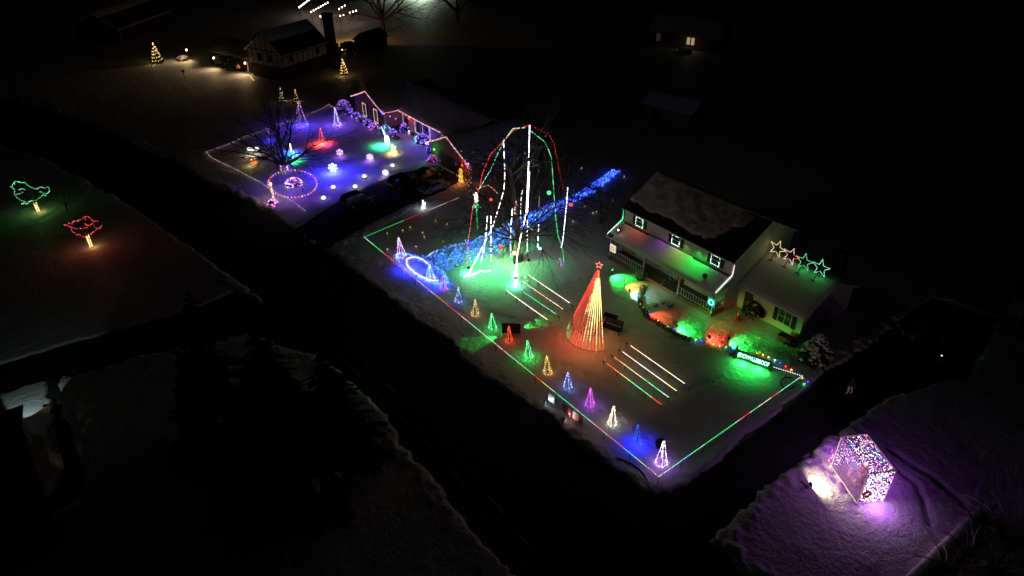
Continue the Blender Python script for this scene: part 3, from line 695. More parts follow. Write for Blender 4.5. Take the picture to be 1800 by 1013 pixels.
MT = [(705, 450, 417, 17, ['lilac', 'white', 'lilac'], 5.5, 4, 'lilac white wire cone tree nearest the blue light pond', .09, ('violet', 2)),
      (780, 509, 484, 14, ['pink', 'red', 'red', 'purple'], 2.6, 6, 'pink and red wire cone tree beside the blue pond', .13, None),
      (806, 530, 506, 12, ['blue', 'azure', 'cool', 'lilac'], 4, 6, 'small blue and white wire cone tree between pink and gold ones', .14, ('blue', 1.5)),
      (835, 553, 527, 14, ['gold', 'warm', 'warm'], 3.2, 6, 'gold wire cone tree between the blue and green ones', .15, ('orange', .6)),
      (866, 577, 550, 14, ['green', 'green', 'mint'], 3.6, 7, 'green wire cone tree left of the black v panels', .11, ('green', 5)),
      (895, 600, 573, 13, ['red', 'red', 'orange'], 3.4, 6, 'red wire cone tree in front of black v panels', .13, ('red', 2)),
      (929, 627, 599, 15, ['green', 'mint', 'green'], 3.6, 7, 'green wire cone tree between the red and gold ones', .11, ('green', 7)),
      (963, 655, 625, 15, ['gold', 'warm', 'gold'], 3.4, 6, 'gold wire cone tree just above the white sign board', .14, ('orange', .5)),
      (998, 681, 653, 15, ['blue', 'azure', 'lilac', 'cool'], 3.6, 6, 'blue and lilac wire cone tree right of the gold one', .12, ('azure', 1.2)),
      (1037, 711, 682, 15, ['purple', 'purple', 'pink'], 3.6, 4, 'purple wire cone tree above the red signs', .09, ('violet', 3)),
      (1076, 744, 714, 16, ['white', 'white', 'warm'], 4.6, 5, 'white wire cone tree right of the purple one', .1, ('white', 1.6)),
      (1120, 778, 748, 15, ['blue', 'azure'], 3.0, 5, 'sparse deep blue wire cone tree in a blue pool of light', .2, ('blue', 30)),
      (1162, 814, 774, 21, ['lilac', 'white', 'lilac'], 5.2, 4, 'tallest lilac white wire cone tree by the corner of the lawn', .085, ('violet', 5))]
for px, by, ty, w, hues, s, nr, lab, dn, gl in MT: mini_tree(px, by, ty, w, hues, s, nr, lab, dn, glow=gl)
mini_tree(984, 468, 453, 8, ['pink', 'purple', 'lilac'], 2.5, 4, 'tiny pink and purple cone tree under the big tree', .16, r=.04)
p = at(1160, 786); s = thing('ball_ornament', p, 'dark round ball behind the tallest lilac cone tree', 'ball')
MB().blob((p.x, p.y, .42), .42, .42, .42, BLACK, 14, 9).build('ball', s, smooth=True); MB().lathe([(.3, 0), (.3, .05), (.12, .07)], (p.x, p.y, 0), BLACK, 12).build('base', s)
# V panels behind the red tree, throwing green wedges on the snow
p = at(896, 588); s = thing('speaker_wedge', p + Vector((.25, .1, 0)), 'open black v shaped panels behind the red cone tree', 'panel'); q = p + Vector((.25, .1, 0))
for dx, dy in ((-.62, .55), (.62, -.62)):
    m_ = MB(); u = Vector((dx, dy, 0)).normalized(); m_.prism([q, q + u * .9, q + u * .9 + Vector((0, 0, 1.15)), q + Vector((0, 0, 1.15))], Vector((-u.y, u.x, 0)) * .04, BLACK); m_.build('panel', s)
for sx, lab in ((1, 'green floodlight on the snow facing the cone tree lawn'), (-1, 'green floodlight on the snow facing the street')):
    c = q + Vector((sx * .75, -sx * .1 + .15, .0)); s = thing('flood_lamp', c, lab, 'floodlight'); mb = MB(); mb.tube([c, c + Vector((0, 0, .18))], .02, BLACK); mb.obox((c.x, c.y), Vector((1, 0, 0)), Vector((0, 1, 0)), .07, .1, .16, .32, BLACK); mb.build('housing', s)
    lamp('beam', c + Vector((sx * .1, 0, .3)), HUES['green'], 420, s, .04, 'SPOT', c + Vector((sx * 3.2, -.55 * sx, 0)), 40, .3)

# ------------------------------------------------------------------ the tall cone of light strings with a star on a pole
mc = Vector((39.75, 38.5, 0)); mh = onX(1057, 476, 39.75).z; mr = 2.7
mega = thing('string_cone_tree', mc, 'tall half cone of red and yellow light strings topped by a star', 'light tree')
MB().tube([mc, mc + Vector((0, 0, mh + .1))], .05, BLACK, n=8).build('pole', mega)
base = [mc + Vector((math.cos(a) * mr, math.sin(a) * mr, .12)) for a in np.linspace(R(118), R(250), 24)]
MB().tube(base, .022, BLACK, n=5).build('base_hoop', mega)
hp = [mc.lerp(Vector((mc.x, mc.y, mh)), .2) + Vector((math.cos(a) * mr * .8, math.sin(a) * mr * .8, 0)) for a in np.linspace(R(118), R(250), 24)]
MB().tube(hp, .018, BLACK, n=5).build('spreader_hoop', mega)
NS = 18
for k in range(NS):
    a = R(122) + (R(246) - R(122)) * k / (NS - 1); b = mc + Vector((math.cos(a) * mr, math.sin(a) * mr, .12)); tp = mc + Vector((math.cos(a) * .12, math.sin(a) * .12, mh - .05))
    sr = thing('light_string', b, None, None); sr.parent = mega; sr.location = b - mc
    if k % 1 == 0: MB().tube([b - Vector((0, 0, .15)), b + Vector((0, 0, .04))], .02, BLACK, n=4).build('stake', sr)
    g = k / (NS - 1)
    def col(i, n, g=g, k=k):
        t_ = i / (n - 1); w = random.random()                   # t_=0 at the ground, 1 at the tip
        if g < .3 and t_ < .12: return E('green', 2.0) if w < .5 else None
        if g < .36 and t_ < .30 - g * .3: return E('red', .5) if w < .4 else None
        heat = math.exp(-((g - .82) / .27) ** 2) * (.42 + .62 * math.exp(-((t_ - .62) / .26) ** 2)) + (.12 if k % 2 else -.06) + .10 * math.sin(k * 5.1 + t_ * 13) + .22 * (w - .5)
        if t_ < .10: heat -= .25
        if t_ > .9: heat -= .3
        if heat > .66: return E('yellow', 9)
        if heat > .46: return E('warm', 7)
        if heat > .30: return E('orange', 4)
        return E('red', 2.6)
    bulbs(resample([b, tp], .09), col, .032, sr, 'leds')
c = mc + Vector((0, 0, mh + .42)); s = thing('tree_star', c, None, None); s.parent = mega; s.location = c - mc
u_ = Vector((HY, -HX, 0)); P = star_pts(c, .36, .42, u=Vector((-.45, .9, 0)).normalized() * -1)
MB().tube(P, .02, BLACK, n=4).build('frame', s); bulbs(resample(P, .07), [E('warm', 3), E('orange', 3), E('red', 4), E('pink', 3)], .036, s, 'leds')
lamp('star_glow', c + Vector((-.2, -.1, -.1)), HUES['red'], 14, mega, .1)
down('tree_glow', mc + Vector((-2.0, -1.3, 2.5)), HUES['orange'], 90, mega, .5)
down('tree_glow', mc + Vector((-2.2, .7, 2.0)), HUES['red'], 80, mega, .5)
# wooden bench behind it
p = at(1075, 583); bn = thing('garden_bench', p, 'dark wooden bench with a raised back behind the light cone', 'bench')
u = Vector((.35, -.94, 0)).normalized(); w = Vector((u.y, -u.x, 0)) * -1
for i in range(4):
    m_ = MB(); c2 = p + w * (-.3 + .2 * i); m_.obox((c2.x, c2.y), u, w, .95, .085, .44, .48, DARKWOOD); m_.build('seat_slat', bn)
for i in range(3):
    m_ = MB(); z = .62 + .2 * i; c2 = p + w * (.45 + .05 * i); m_.obox((c2.x, c2.y), u, w, .95, .025, z, z + .15, DARKWOOD); m_.build('back_slat', bn)
for sx in (-1, 1):
    for sw, hh in ((-.32, .66), (.42, 1.15)):
        m_ = MB(); c2 = p + u * (sx * .88) + w * sw; m_.obox((c2.x, c2.y), u, w, .045, .045, 0, hh, DARKWOOD); m_.build('leg', bn)
    m_ = MB(); c2 = p + u * (sx * .88) + w * .02; m_.obox((c2.x, c2.y), u, w, .06, .42, .665, .71, DARKWOOD); m_.build('armrest', bn)
p = at(1066, 569); bn2 = thing('low_table', p + Vector((.8, .3, 0)), 'low dark wooden table half hidden behind the light cone', 'table'); q = p + Vector((.8, .3, 0))
m_ = MB(); m_.obox((q.x, q.y), u, w, .7, .35, .4, .46, DARKWOOD); m_.build('tabletop', bn2)
for a in (-1, 1):
    for b in (-1, 1): m_ = MB(); c2 = q + u * (.6 * a) + w * (.28 * b); m_.obox((c2.x, c2.y), u, w, .04, .04, 0, .4, DARKWOOD); m_.build('leg', bn2)

# ------------------------------------------------------------------ signs by the street
def board(name, px0, px1, z0, z1, mats, label, lines=None, legs=True, cat='sign'):
    a, b = at(*px0, z0), at(*px1, z0); u = (b - a).normalized(); n = Vector((u.y, -u.x, 0))
    if n.x > 0: n = -n
    root = thing(name, (a + b) / 2 - Vector((0, 0, z0)), label, cat)
    m_ = MB(); m_.prism([a, b, b + Vector((0, 0, z1 - z0)), a + Vector((0, 0, z1 - z0))], -n * .03, mats[0]); m_.build('panel', root)
    for t_ in (.2, .8):
        q = a.lerp(b, t_) - n * .05; m_ = MB(); m_.tube([(q.x, q.y, -.05), (q.x, q.y, z1 - .05)], .03, WHITE if legs else BLACK, n=6); m_.build('leg', root)
    for (u0, u1, v0, v1, m2) in lines or []:
        m_ = MB(); A = a.lerp(b, u0) + n * .004; B = a.lerp(b, u1) + n * .004; H = z1 - z0
        m_.prism([A + Vector((0, 0, H * v0)), B + Vector((0, 0, H * v0)), B + Vector((0, 0, H * v1)), A + Vector((0, 0, H * v1))], n * .004, m2); m_.build('lettering', root)
    return root, (a + b) / 2, n
SIGNW = mat('white_board', (.8, .8, .8), .4); SIGNR = mat('red_board', (.50, .02, .025), .5); SIGNT = mat('pale_print', (.75, .55, .55), .5); SIGNG = mat('grey_print', (.42, .42, .44), .5)
rt, c, n = board('sign_board', (964, 703), (974, 711), .45, 1.25, (SIGNW, 0), 'small white sign on two legs lit by a spotlight', [(.1, .9, .8, .86, SIGNG), (.15, .85, .62, .67, SIGNG), (.1, .9, .44, .49, SIGNG), (.2, .8, .26, .31, SIGNG)])
def spot(px, py, label, hue, w, aim, ang=70, h=.2):
    p = at(px, py); s = thing('spotlight', p, label, 'spotlight'); d = (Vector(aim) - p); d.z = 0; d.normalize(); v = Vector((-d.y, d.x, 0))
    mb = MB(); mb.tube([p - Vector((0, 0, .1)), p + Vector((0, 0, h))], .018, BLACK, n=5); mb.build('stake', s)
    mb = MB(); mb.prism([p + v * .13 - d * .1 + Vector((0, 0, h - .02)), p - v * .13 - d * .1 + Vector((0, 0, h - .02)), p - v * .15 - d * .06 + Vector((0, 0, h + .24)), p + v * .15 - d * .06 + Vector((0, 0, h + .24))], d * .12, BLACK); mb.build('housing', s)
    mb = MB(); mb.prism([p + v * .1 + d * .055 + Vector((0, 0, h + .03)), p - v * .1 + d * .055 + Vector((0, 0, h + .03)), p - v * .1 + d * .07 + Vector((0, 0, h + .19)), p + v * .1 + d * .07 + Vector((0, 0, h + .19))], d * .008, E(hue, 4)); mb.build('lens', s)
    lamp('beam', p + d * .14 + Vector((0, 0, h + .12)), HUES[hue], w, s, .05, 'SPOT', aim, ang, .8)
    return s
spot(957, 713, 'black spotlight on the snow aimed at the white sign', 'cool', 45, c + Vector((0, 0, .35)), 95)
L1 = [(.12, .9, .78, .84, SIGNT), (.18, .8, .55, .62, SIGNT), (.12, .92, .36, .44, SIGNT), (.16, .86, .18, .26, SIGNT)]
rt, c1, n = board('sign_board', (989, 722), (1003, 734), .3, 1.2, (SIGNR, 0), 'red sign with pale lines of print left of its pair', L1)
rt, c2, n = board('sign_board', (1006, 735), (1023, 748), .3, 1.2, (SIGNR, 0), 'red and white sign at the right end by the rail post', [(.05, .6, .1, .9, SIGNT), (.15, .5, .3, .4, SIGNR), (.15, .5, .6, .7, SIGNR)])
spot(991, 742, 'black spotlight on the snow aimed at the red signs', 'white', 34, (c1 + c2) / 2 + Vector((0, 0, .3)), 100)
# letter sign
def text_mesh(txt, size, u, origin, n, m, parent, name='letters', depth=.02, extrude_w=1.0):
    cu = bpy.data.curves.new(name, 'FONT'); cu.body = txt; cu.size = size; cu.extrude = depth; cu.offset = .012; cu.space_character = .93
    o = bpy.data.objects.new(name, cu); COL.objects.link(o); dg = bpy.context.evaluated_depsgraph_get(); dg.update()
    me = bpy.data.meshes.new_from_object(o.evaluated_get(dg)); bpy.data.objects.remove(o); bpy.data.curves.remove(cu)
    U = Vector(u); Z = Vector((0, 0, 1)); N = Vector(n); wmax = max(v.co.x for v in me.vertices)
    o0 = wloc(parent)
    for v in me.vertices: q = Vector(origin) + U * (v.co.x * extrude_w / wmax) + Z * v.co.y + N * v.co.z; v.co = q - o0
    me.materials.clear(); me.materials.append(m); ob = bpy.data.objects.new(name, me); COL.objects.link(ob); ob.parent = parent; return ob
a, b = at(1293, 629, .08), at(1352, 650, .08); u = (b - a).normalized(); n = Vector((u.y, -u.x, 0)); n = -n if n.x > 0 else n; W_ = (b - a).length
sg = thing('letter_sign', (a + b) / 2, 'long black sign spelling letters in mint green leds', 'sign')
m_ = MB(); m_.prism([a, b, b + Vector((0, 0, .95)), a + Vector((0, 0, .95))], -n * .08, BLACK); m_.build('panel', sg)
for q in (a - u * .05, b + u * .05): m_ = MB(); m_.tube([(q.x, q.y, -.05), (q.x, q.y, 1.45 if q is not b and (q - a).length < 1 else 1.0)], .09, BLACK, n=6); m_.build('post', sg)
text_mesh('(IDOWVLLESSOO7', .62, u, a + u * .12 + Vector((0, 0, .3)) + n * .03, n, E('mint', 2.6), sg, extrude_w=W_ - .2)
down('sign_glow', (a + b) / 2 + n * 1.1 + Vector((0, 0, 1.3)), HUES['green'], 130, sg, .3); down('sign_glow', a.lerp(b, .25) + n * .45 + Vector((0, 0, .3)), HUES['green'], 96, sg, .3); down('sign_glow', a.lerp(b, .75) + n * .4 + Vector((0, 0, .3)), HUES['green'], 84, sg, .3)
# hose on the snow
def cable(pxs, r, label, name='garden_hose', cat='hose', z=.06):
    P = [at(x, y, z) for x, y in pxs]; s = thing(name, P[0], label, cat); MB().tube(P, r, BLACK, n=5).build('hose', s)
cable([(1392, 664), (1380, 663), (1373, 669), (1372, 676), (1378, 682), (1390, 683), (1398, 678)], .05, 'black hose looped on the snow by the letter sign')
cable([(1067, 805), (1085, 805), (1100, 811), (1110, 815), (1122, 824), (1131, 834), (1138, 846)], .06, 'black cable curving over the snow near the lawn corner', 'power_cable', 'cable')

# ------------------------------------------------------------------ garden bed in front of the porch
for pxs, lab, dens in (([(1128, 505), (1122, 520), (1124, 540), (1134, 556), (1150, 567), (1165, 578), (1185, 590), (1212, 600)], 'curved row of dark edging stones round the garden bed', .42),):
    P = resample([at(x, y) for x, y in pxs], dens); ed = thing('bed_edging', P[0], lab, 'edging'); src = None
    for row in range(2):
        for i, q in enumerate(P):
            if src is None:
                m_ = MB(); m_.blob((0, 0, 0), .2, .16, .13, STONE, 7, 4, .12); src = m_.build('stone'); src.parent = ed; o = src
            else: o = share(src, (0, 0, 0), ed)
            o.location = q - P[0] + Vector((row * .32 + random.uniform(-.05, .05), random.uniform(-.06, .06), .12)); o.rotation_euler = (0, 0, random.uniform(0, 6)); o.scale = [random.uniform(.8, 1.2)] * 3
def tuft(px, py, h, r, n, seed, label, cat='plant', m=DRY, group=None, snow=.4, name='dry_plant'):
    rng = random.Random(seed); p = at(px, py); s = thing(name, p, label, cat, group); mb = MB()
    for i in range(n):
        a = rng.uniform(0, 6.283); q = rng.random() ** .6; b = p + Vector((math.cos(a) * r * q * .4, math.sin(a) * r * q * .4, 0)); e = p + Vector((math.cos(a) * r * q, math.sin(a) * r * q, h * rng.uniform(.5, 1)))
        mid = b.lerp(e, .55) + Vector((0, 0, h * .18)); mb.tube([b, mid, e], .018, m, n=3, r1=.008, cap=False)
        if rng.random() < snow: mb.blob(e, .07, .07, .045, ROOFSNOW, 5, 3)
    mb.build('stems', s); return s
for i, (px, py, h, r, n, lab) in enumerate([(1152, 540, .5, .5, 40, 'small dry plant on snow inside the garden bed'), (1165, 535, .6, .5, 40, 'dry plant near the red glow in the garden bed'), (1178, 540, .7, .6, 60, 'tallest dry plant beneath the right of the porch'),
      (1125, 492, .8, .8, 70, 'snowy dry shrub against the porch by the left railing'), (1165, 503, .5, .5, 40, 'dry shrub by the porch step'), (1183, 497, .8, .8, 70, 'snow dusted shrub below the middle porch post')]): tuft(px, py, h, r, n, 50 + i, lab)
rngb = random.Random(5)
gz = MB(); cpos = at(1240, 595)
for i in range(1000):
    t_ = rngb.random(); base = [(1172, 570), (1205, 578), (1240, 590), (1280, 602), (1320, 612), (1375, 630), (1410, 648)]
    f = t_ * (len(base) - 1); k = min(int(f), len(base) - 2); bx = base[k][0] + (base[k + 1][0] - base[k][0]) * (f - k); by = base[k][1] + (base[k + 1][1] - base[k][1]) * (f - k)
    p = at(bx + rngb.gauss(0, 7), by + rngb.gauss(-3, 8)); a = rngb.uniform(0, 6.28); l = rngb.uniform(.12, .34)
    gz.tube([p, p + Vector((math.cos(a) * l * .6, math.sin(a) * l * .6, l * .65)), p + Vector((math.cos(a) * l * 1.3, math.sin(a) * l * 1.3, l * .55))], .022, DRY if rngb.random() < .6 else ROOFSNOW, n=3, r1=.01, cap=False)
tag(gz.build('dry_grass', None, 'stuff'), 'snowy dry grass lying over the long garden bed', 'grass')
# coloured floods on the bed
for px, py, hue, w, aim, lab in ((1075, 484, 'green', 60, (1108, 500), 'green ground spotlight left of the porch steps'), (1098, 503, 'orange', 26, (1122, 508), 'red ground spotlight between two green ones'), (1106, 521, 'mint', 30, (1120, 520), 'mint ground spotlight at the bed edge'),
      (1138, 556, 'red', 34, (1160, 560), 'red ground spotlight by the edging stones'), (1189, 584, 'green', 70, (1215, 578), 'green ground spotlight facing the right porch railing'), (1245, 603, 'red', 60, (1262, 594), 'red ground spotlight right of the garden bed'), (1280, 606, 'green', 70, (1330, 606), 'green ground spotlight behind the letter sign')):
    a_ = at(*aim); spot(px, py, lab, hue, w * (13 if hue == 'green' else 8), at(px, py) + (a_ - at(px, py)).normalized() * 1.0, 112, h=.62)
pth = [(1112, 495), (1108, 500), (1124, 502), (1127, 505), (1122, 512), (1121, 517), (1120, 523), (1123, 529), (1126, 535), (1131, 541), (1137, 547), (1142, 552), (1149, 558), (1157, 564), (1165, 569), (1174, 574), (1184, 579), (1193, 584), (1203, 589), (1213, 593), (1223, 597), (1233, 599), (1243, 602), (1254, 605), (1265, 608), (1276, 610), (1288, 613), (1331, 621), (1341, 624), (1351, 628), (1362, 633), (1371, 638), (1381, 644), (1391, 650), (1410, 664), (1414, 675), (1420, 671)]
hz = ['gold', 'gold', 'green', 'blue', 'red', 'gold', 'warm', 'mint', 'blue', 'red']
pl = thing('path_lights', at(*pth[0]), 'string of coloured globe bulbs following the garden bed edge', 'light string')
P = [at(x, y, .14) for x, y in pth[3:]]; MB().tube([q - Vector((0, 0, .1)) for q in P], .01, BLACK, n=3).build('cable', pl)
for i, q in enumerate(P): mb = MB(); mb.octa(q, .075, E(hz[i % len(hz)], 6)); mb.build('bulb', pl)

# ------------------------------------------------------------------ the big bare tree hung with lights
bt = at(911, 457); BD = dist(bt)
big, tips = bare_tree('bare_tree', bt, 15.5, .48, 21, 'big bare spreading tree hung with strings of lights', limbs=13, levels=4, kids=(4, 4, 3, 3), droop=-.06, spread=1.0, fork=.2, limb_len=.4, rmin=.009, limb_r=.27)
def hang(name, pts, cols, label, off=0.0, step=.09, r=.045, cat='light strand', group=None, jit=0.0):
    P = []
    for x, y in pts:
        q = onD(x, y, BD + off)
        if q.z < .06: q = at(x, y, .06)
        P.append(q)
    root = thing(name, P[-1] if P[-1].z < P[0].z else P[0], label, cat, group)
    MB().tube(P, .012, BLACK, n=3).build('cord', root)
    bulbs(resample(P, step), cols, r, root, 'leds', jit); return root
WW = [E('cool', 14), E('white', 12)]; WD = lambda i, n: (E('cool', 12) if (i // 3) % 4 else None)
hang('light_strand', [(931, 221), (930, 258), (929, 292), (927, 335), (925, 374), (920, 398), (915, 418), (909, 450), (907, 478), (906.5, 503)], WW, 'longest white light strand falling from the treetop to the snow', -1.5, .08, .048)
hang('light_strand', [(885, 242), (886, 268), (887, 292), (887, 315), (886, 333), (879, 358), (866, 399), (853, 425), (845, 441)], lambda i, n: (E('white', 11) if (i // 4) % 3 else E('lilac', .8)), 'dashed white strand slanting from high left crown', 1.5, .1, .04)
hang('light_strand', [(845, 441), (833, 464), (821, 486)], WW, 'white strand running down from left limb into the green snow', -3, .08, .04)
hang('light_strand', [(857, 377), (854, 415), (850, 440), (845, 463)], WD, 'dashed white strand left of its vertical twin', -2.5, .08, .04)
hang('light_strand', [(863, 377), (863, 420), (863, 459)], lambda i, n: (E('white', 11) if (i // 3) % 5 else None), 'vertical white strand over the blue river left of trunk', -1, .08, .04)
hang('light_strand', [(901, 364), (898, 400), (897, 430), (898, 453)], WD, 'dotted white strand just left of the trunk', -2, .09, .045)
hang('light_strand', [(919, 331), (916, 350), (915, 383)], lambda i, n: (E('white', 3.5) if (i // 3) % 3 else None), 'short dashed white strand beside the treetop trunk', 1, .09, .045)
hang('light_strand', [(931, 301), (929, 340), (927, 380), (927, 443)], lambda i, n: (E('white', 11) if i % 7 else E('lilac', 1)), 'straight white strand right of the trunk reaching low', .8, .09, .04)
hang('light_strand', [(998, 329), (996, 358), (991, 408), (989, 425), (986, 437)], lambda i, n: (E('cool', 11) if i % 6 else E('lilac', 1)), 'white strand alone at right edge of the crown', .5, .09, .04)
hang('light_strand', [(947, 391), (946, 415), (945, 436)], WD, 'short dotted white strand ending at the mint lamp', -1, .1, .045)
hang('light_strand', [(948, 346), (948, 352), (947, 365)], [E('white', .8)], 'faint dim strand high between trunk and red lamp', 1, .12, .04)
hang('light_strand', [(820, 464), (822, 430), (827, 395), (831, 365), (838, 345), (843, 330), (848, 305), (862, 272), (884, 249), (903, 229), (928, 221), (931, 221)], lambda i, n: E('pink', 2.2) if i < n * .38 and i % 2 else E('red', 2.6), 'red light arch draped over the left half of the crown', .5, .1, .045)
hang('light_strand', [(842, 333), (862, 299), (876, 268), (888, 245), (902, 226), (916, 225), (924, 225)], lambda i, n: (E('mint', 2.2) if i % 5 else None) if i < n * .75 else E('mint', 3.2), 'dashed mint green strand crossing the red arch at left', -.6, .12, .045)
hang('light_strand', [(931, 229), (944, 239), (957, 249), (964, 263), (969, 277), (971, 300), (974, 345), (977, 385), (981, 415), (987, 432), (990, 446), (991, 461)], [E('green', 2.6), E('mint', 2.6)], 'green light arch falling down the right of the crown', -1, .09, .04)
hang('light_strand', [(933, 221), (948, 228), (966, 238), (974, 253), (980, 285), (986, 315), (993, 340)], lambda i, n: E('red', 1.5 if i < n * .7 else .8) if i % 3 else None, 'thin dotted red strand outside the green arch', 1.5, .12, .045)
hang('light_strand', [(839, 333), (850, 328), (858, 326), (868, 333), (876, 342)], lambda i, n: E('orange', 1.6) if i % 3 else E('white', 1.6), 'short orange strand arching over the left limb', 0, .14, .045)
hang('light_strand', [(837, 363), (838, 380), (840, 403)], [E('green', 1.6)], 'short green strand under the white cluster at left', -.5, .1, .045)
hang('light_strand', [(816, 487), (822, 483), (828, 484), (838, 480), (845, 476), (852, 478), (863, 476)], [E('white', 7), E('mint', 7)], 'bright white string lying in waves on the green snow', -5, .06, .06)
hang('light_strand', [(927, 397), (932, 401), (938, 406)], [E('white', 3)], 'short white strand slanting from the trunk to right limb', -1, .08, .04)
hang('light_strand', [(907, 352), (908, 362), (904, 370), (907, 378)], [E('pink', 1.5), E('white', 2), E('red', 1.5)], 'pink and white lights bunched on the trunk', -.5, .07, .045, jit=.1)
for k, (px, y0, y1) in enumerate(((887, 385, 412), (908, 390, 408), (892, 395, 430), (873, 440, 455), (882, 440, 452))):
    hang('light_strand', [(px, y0), (px + 1, y1)], lambda i, n: E(random.choice(['blue', 'violet', 'lilac', 'pink']), 1.8) if i % 2 else None, ['dim violet blue strand behind left limb', 'short blue dotted strand close to the trunk', 'long dim violet strand above the red lamp', 'lowest left dim pink strand under the limbs', 'dim pink strand directly under the red lamp'][k], 2.5, .14, .045)
rt_ = thing('twinkle_lights', onD(920, 330, BD + 1), 'sparse blue and white twinkle lights through the upper crown', 'string lights')
rq = random.Random(3); bulbs([onD(rq.gauss(915, 24), rq.gauss(292, 22), BD + rq.uniform(-1.5, 3)) for _ in range(60)], [E('blue', 1.6), E('cool', 1.0), E('azure', 1.2)], .035, rt_, 'leds')
def ball_light(px, py, off, hue, s, r, label, w, rays=False, ground=False):
    q = at(px, py, .35) if ground else onD(px, py, BD + off); root = thing('ball_light', q, label, 'ball light', 'ball lights about the big tree')
    mb = MB(); mb.blob(q, r, r, r, E(hue, s), 10, 6); mb.build('globe', root)
    mb = MB()
    if ground: mb.tube([q - Vector((0, 0, .45)), q - Vector((0, 0, r * .9))], .025, BLACK, n=5)
    else: mb.tube([q + Vector((0, 0, r * .8)), q + Vector((0, 0, r + .35))], .012, BLACK, n=4)
    mb.lathe([(r * .3, 0), (r * .3, .06)], q + Vector((0, 0, r * .92 if not ground else -r - .02)), BLACK, 8); mb.build('cap', root)
    if w: lamp('glow', q - Vector((HX * (r + .15), HY * (r + .15), 0)), HUES[hue], w, root, .06)
    return root
ball_light(863, 351, -1, 'red', 3, .16, 'small red ball light high in the left of the crown', 3)
ball_light(965, 339, 0, 'green', 3.2, .22, 'green ball light high at the right of the crown', 6)
ball_light(1004, 360, 0, 'red', 3.6, .2, 'red ball light furthest right beyond the white strand', 8)
ball_light(881, 435, 0, 'red', 4.5, .24, 'largest red ball light low at left of the trunk', 22, ground=False)
ball_light(870, 434, 0, 'green', 2.5, .12, 'tiny green ball light left of the low red one', 2)
ball_light(949, 437, 0, 'mint', 3, .18, 'mint ball light low at right of the trunk', 9)
ball_light(904, 445, -1, 'yellow', 7, .2, 'yellow ball light glowing at the foot of the trunk', 22, ground=False)
ball_light(964, 462, 0, 'violet', 1, .08, 'tiny violet ball light low under the right limbs', 0)
tb_ = bt + Vector((-.95, -.5, .25)); s = thing('flood_lamp', tb_ - Vector((0, 0, .25)), 'red floodlight at the foot of the big tree', 'floodlight')
mb = MB(); mb.obox((tb_.x, tb_.y), Vector((1, 0, 0)), Vector((0, 1, 0)), .09, .12, .1, .28, BLACK); mb.tube([tb_ - Vector((0, 0, .3)), tb_ - Vector((0, 0, .12))], .02, BLACK); mb.build('housing', s)
lamp('beam', tb_ + Vector((.1, .05, .15)), HUES['red'], 500, s, .05, 'SPOT', bt + Vector((0, 0, 3.2)), 70, .7)
tb_ = bt + Vector((.7, -1.0, .25)); s = thing('flood_lamp', tb_ - Vector((0, 0, .25)), 'warm floodlight shining up the right side of big tree', 'floodlight')
mb = MB(); mb.obox((tb_.x, tb_.y), Vector((1, 0, 0)), Vector((0, 1, 0)), .09, .12, .1, .28, BLACK); mb.tube([tb_ - Vector((0, 0, .3)), tb_ - Vector((0, 0, .12))], .02, BLACK); mb.build('housing', s)
lamp('beam', tb_ + Vector((-.05, .1, .15)), HUES['lime'], 420, s, .05, 'SPOT', bt + Vector((0, 0, 6)), 90, .8)
# white and green cluster hanging at the left limb
q = onD(837, 348, BD - 1); s = thing('light_cluster', q, 'dense white light cluster with green below hanging at left', 'light cluster')
bulbs([q + Vector((random.gauss(0, .1), random.gauss(0, .1), random.gauss(0, .28))) for _ in range(40)], E('white', 6), .05, s, 'white_leds'); bulbs([q + Vector((random.gauss(0, .15), random.gauss(0, .15), random.gauss(-.95, .25))) for _ in range(30)], [E('green', 2.5), E('mint', 2.5)], .045, s, 'green_leds')
MB().tube([q + Vector((0, 0, .6)), q - Vector((0, 0, 1.3))], .03, BLACK, n=4).build('cord', s)
# lamps where strands end; green ones on added poles tint the lawn
for px, py, hue, w, h, lab in ((906.5, 500, 'mint', 42, .7, 'white green floodlight where the long strand meets the snow'), (824, 481, 'mint', 42, .6, 'white green floodlight at the end of the wavy string'), (864, 474, 'green', 260, 2.8, 'green floodlight on an added pole under the left limbs'), (885, 462, 'green', 340, 3.0, 'green floodlight on an added pole near the trunk')):
    p = at(px, py); s = thing('flood_lamp', p, lab, 'floodlight'); mb = MB(); mb.tube([p - Vector((0, 0, .1)), p + Vector((0, 0, h + .1))], .02, BLACK); mb.obox((p.x, p.y), Vector((.8, .6, 0)), Vector((-.6, .8, 0)), .14, .14, h + .06, h + .16, BLACK); mb.build('housing', s)
    down('glow', p + Vector((-.1, -.1, h)), (.02, 1, .2) if hue == 'green' else (.12, 1, .55), w * 2.2, s, .05)

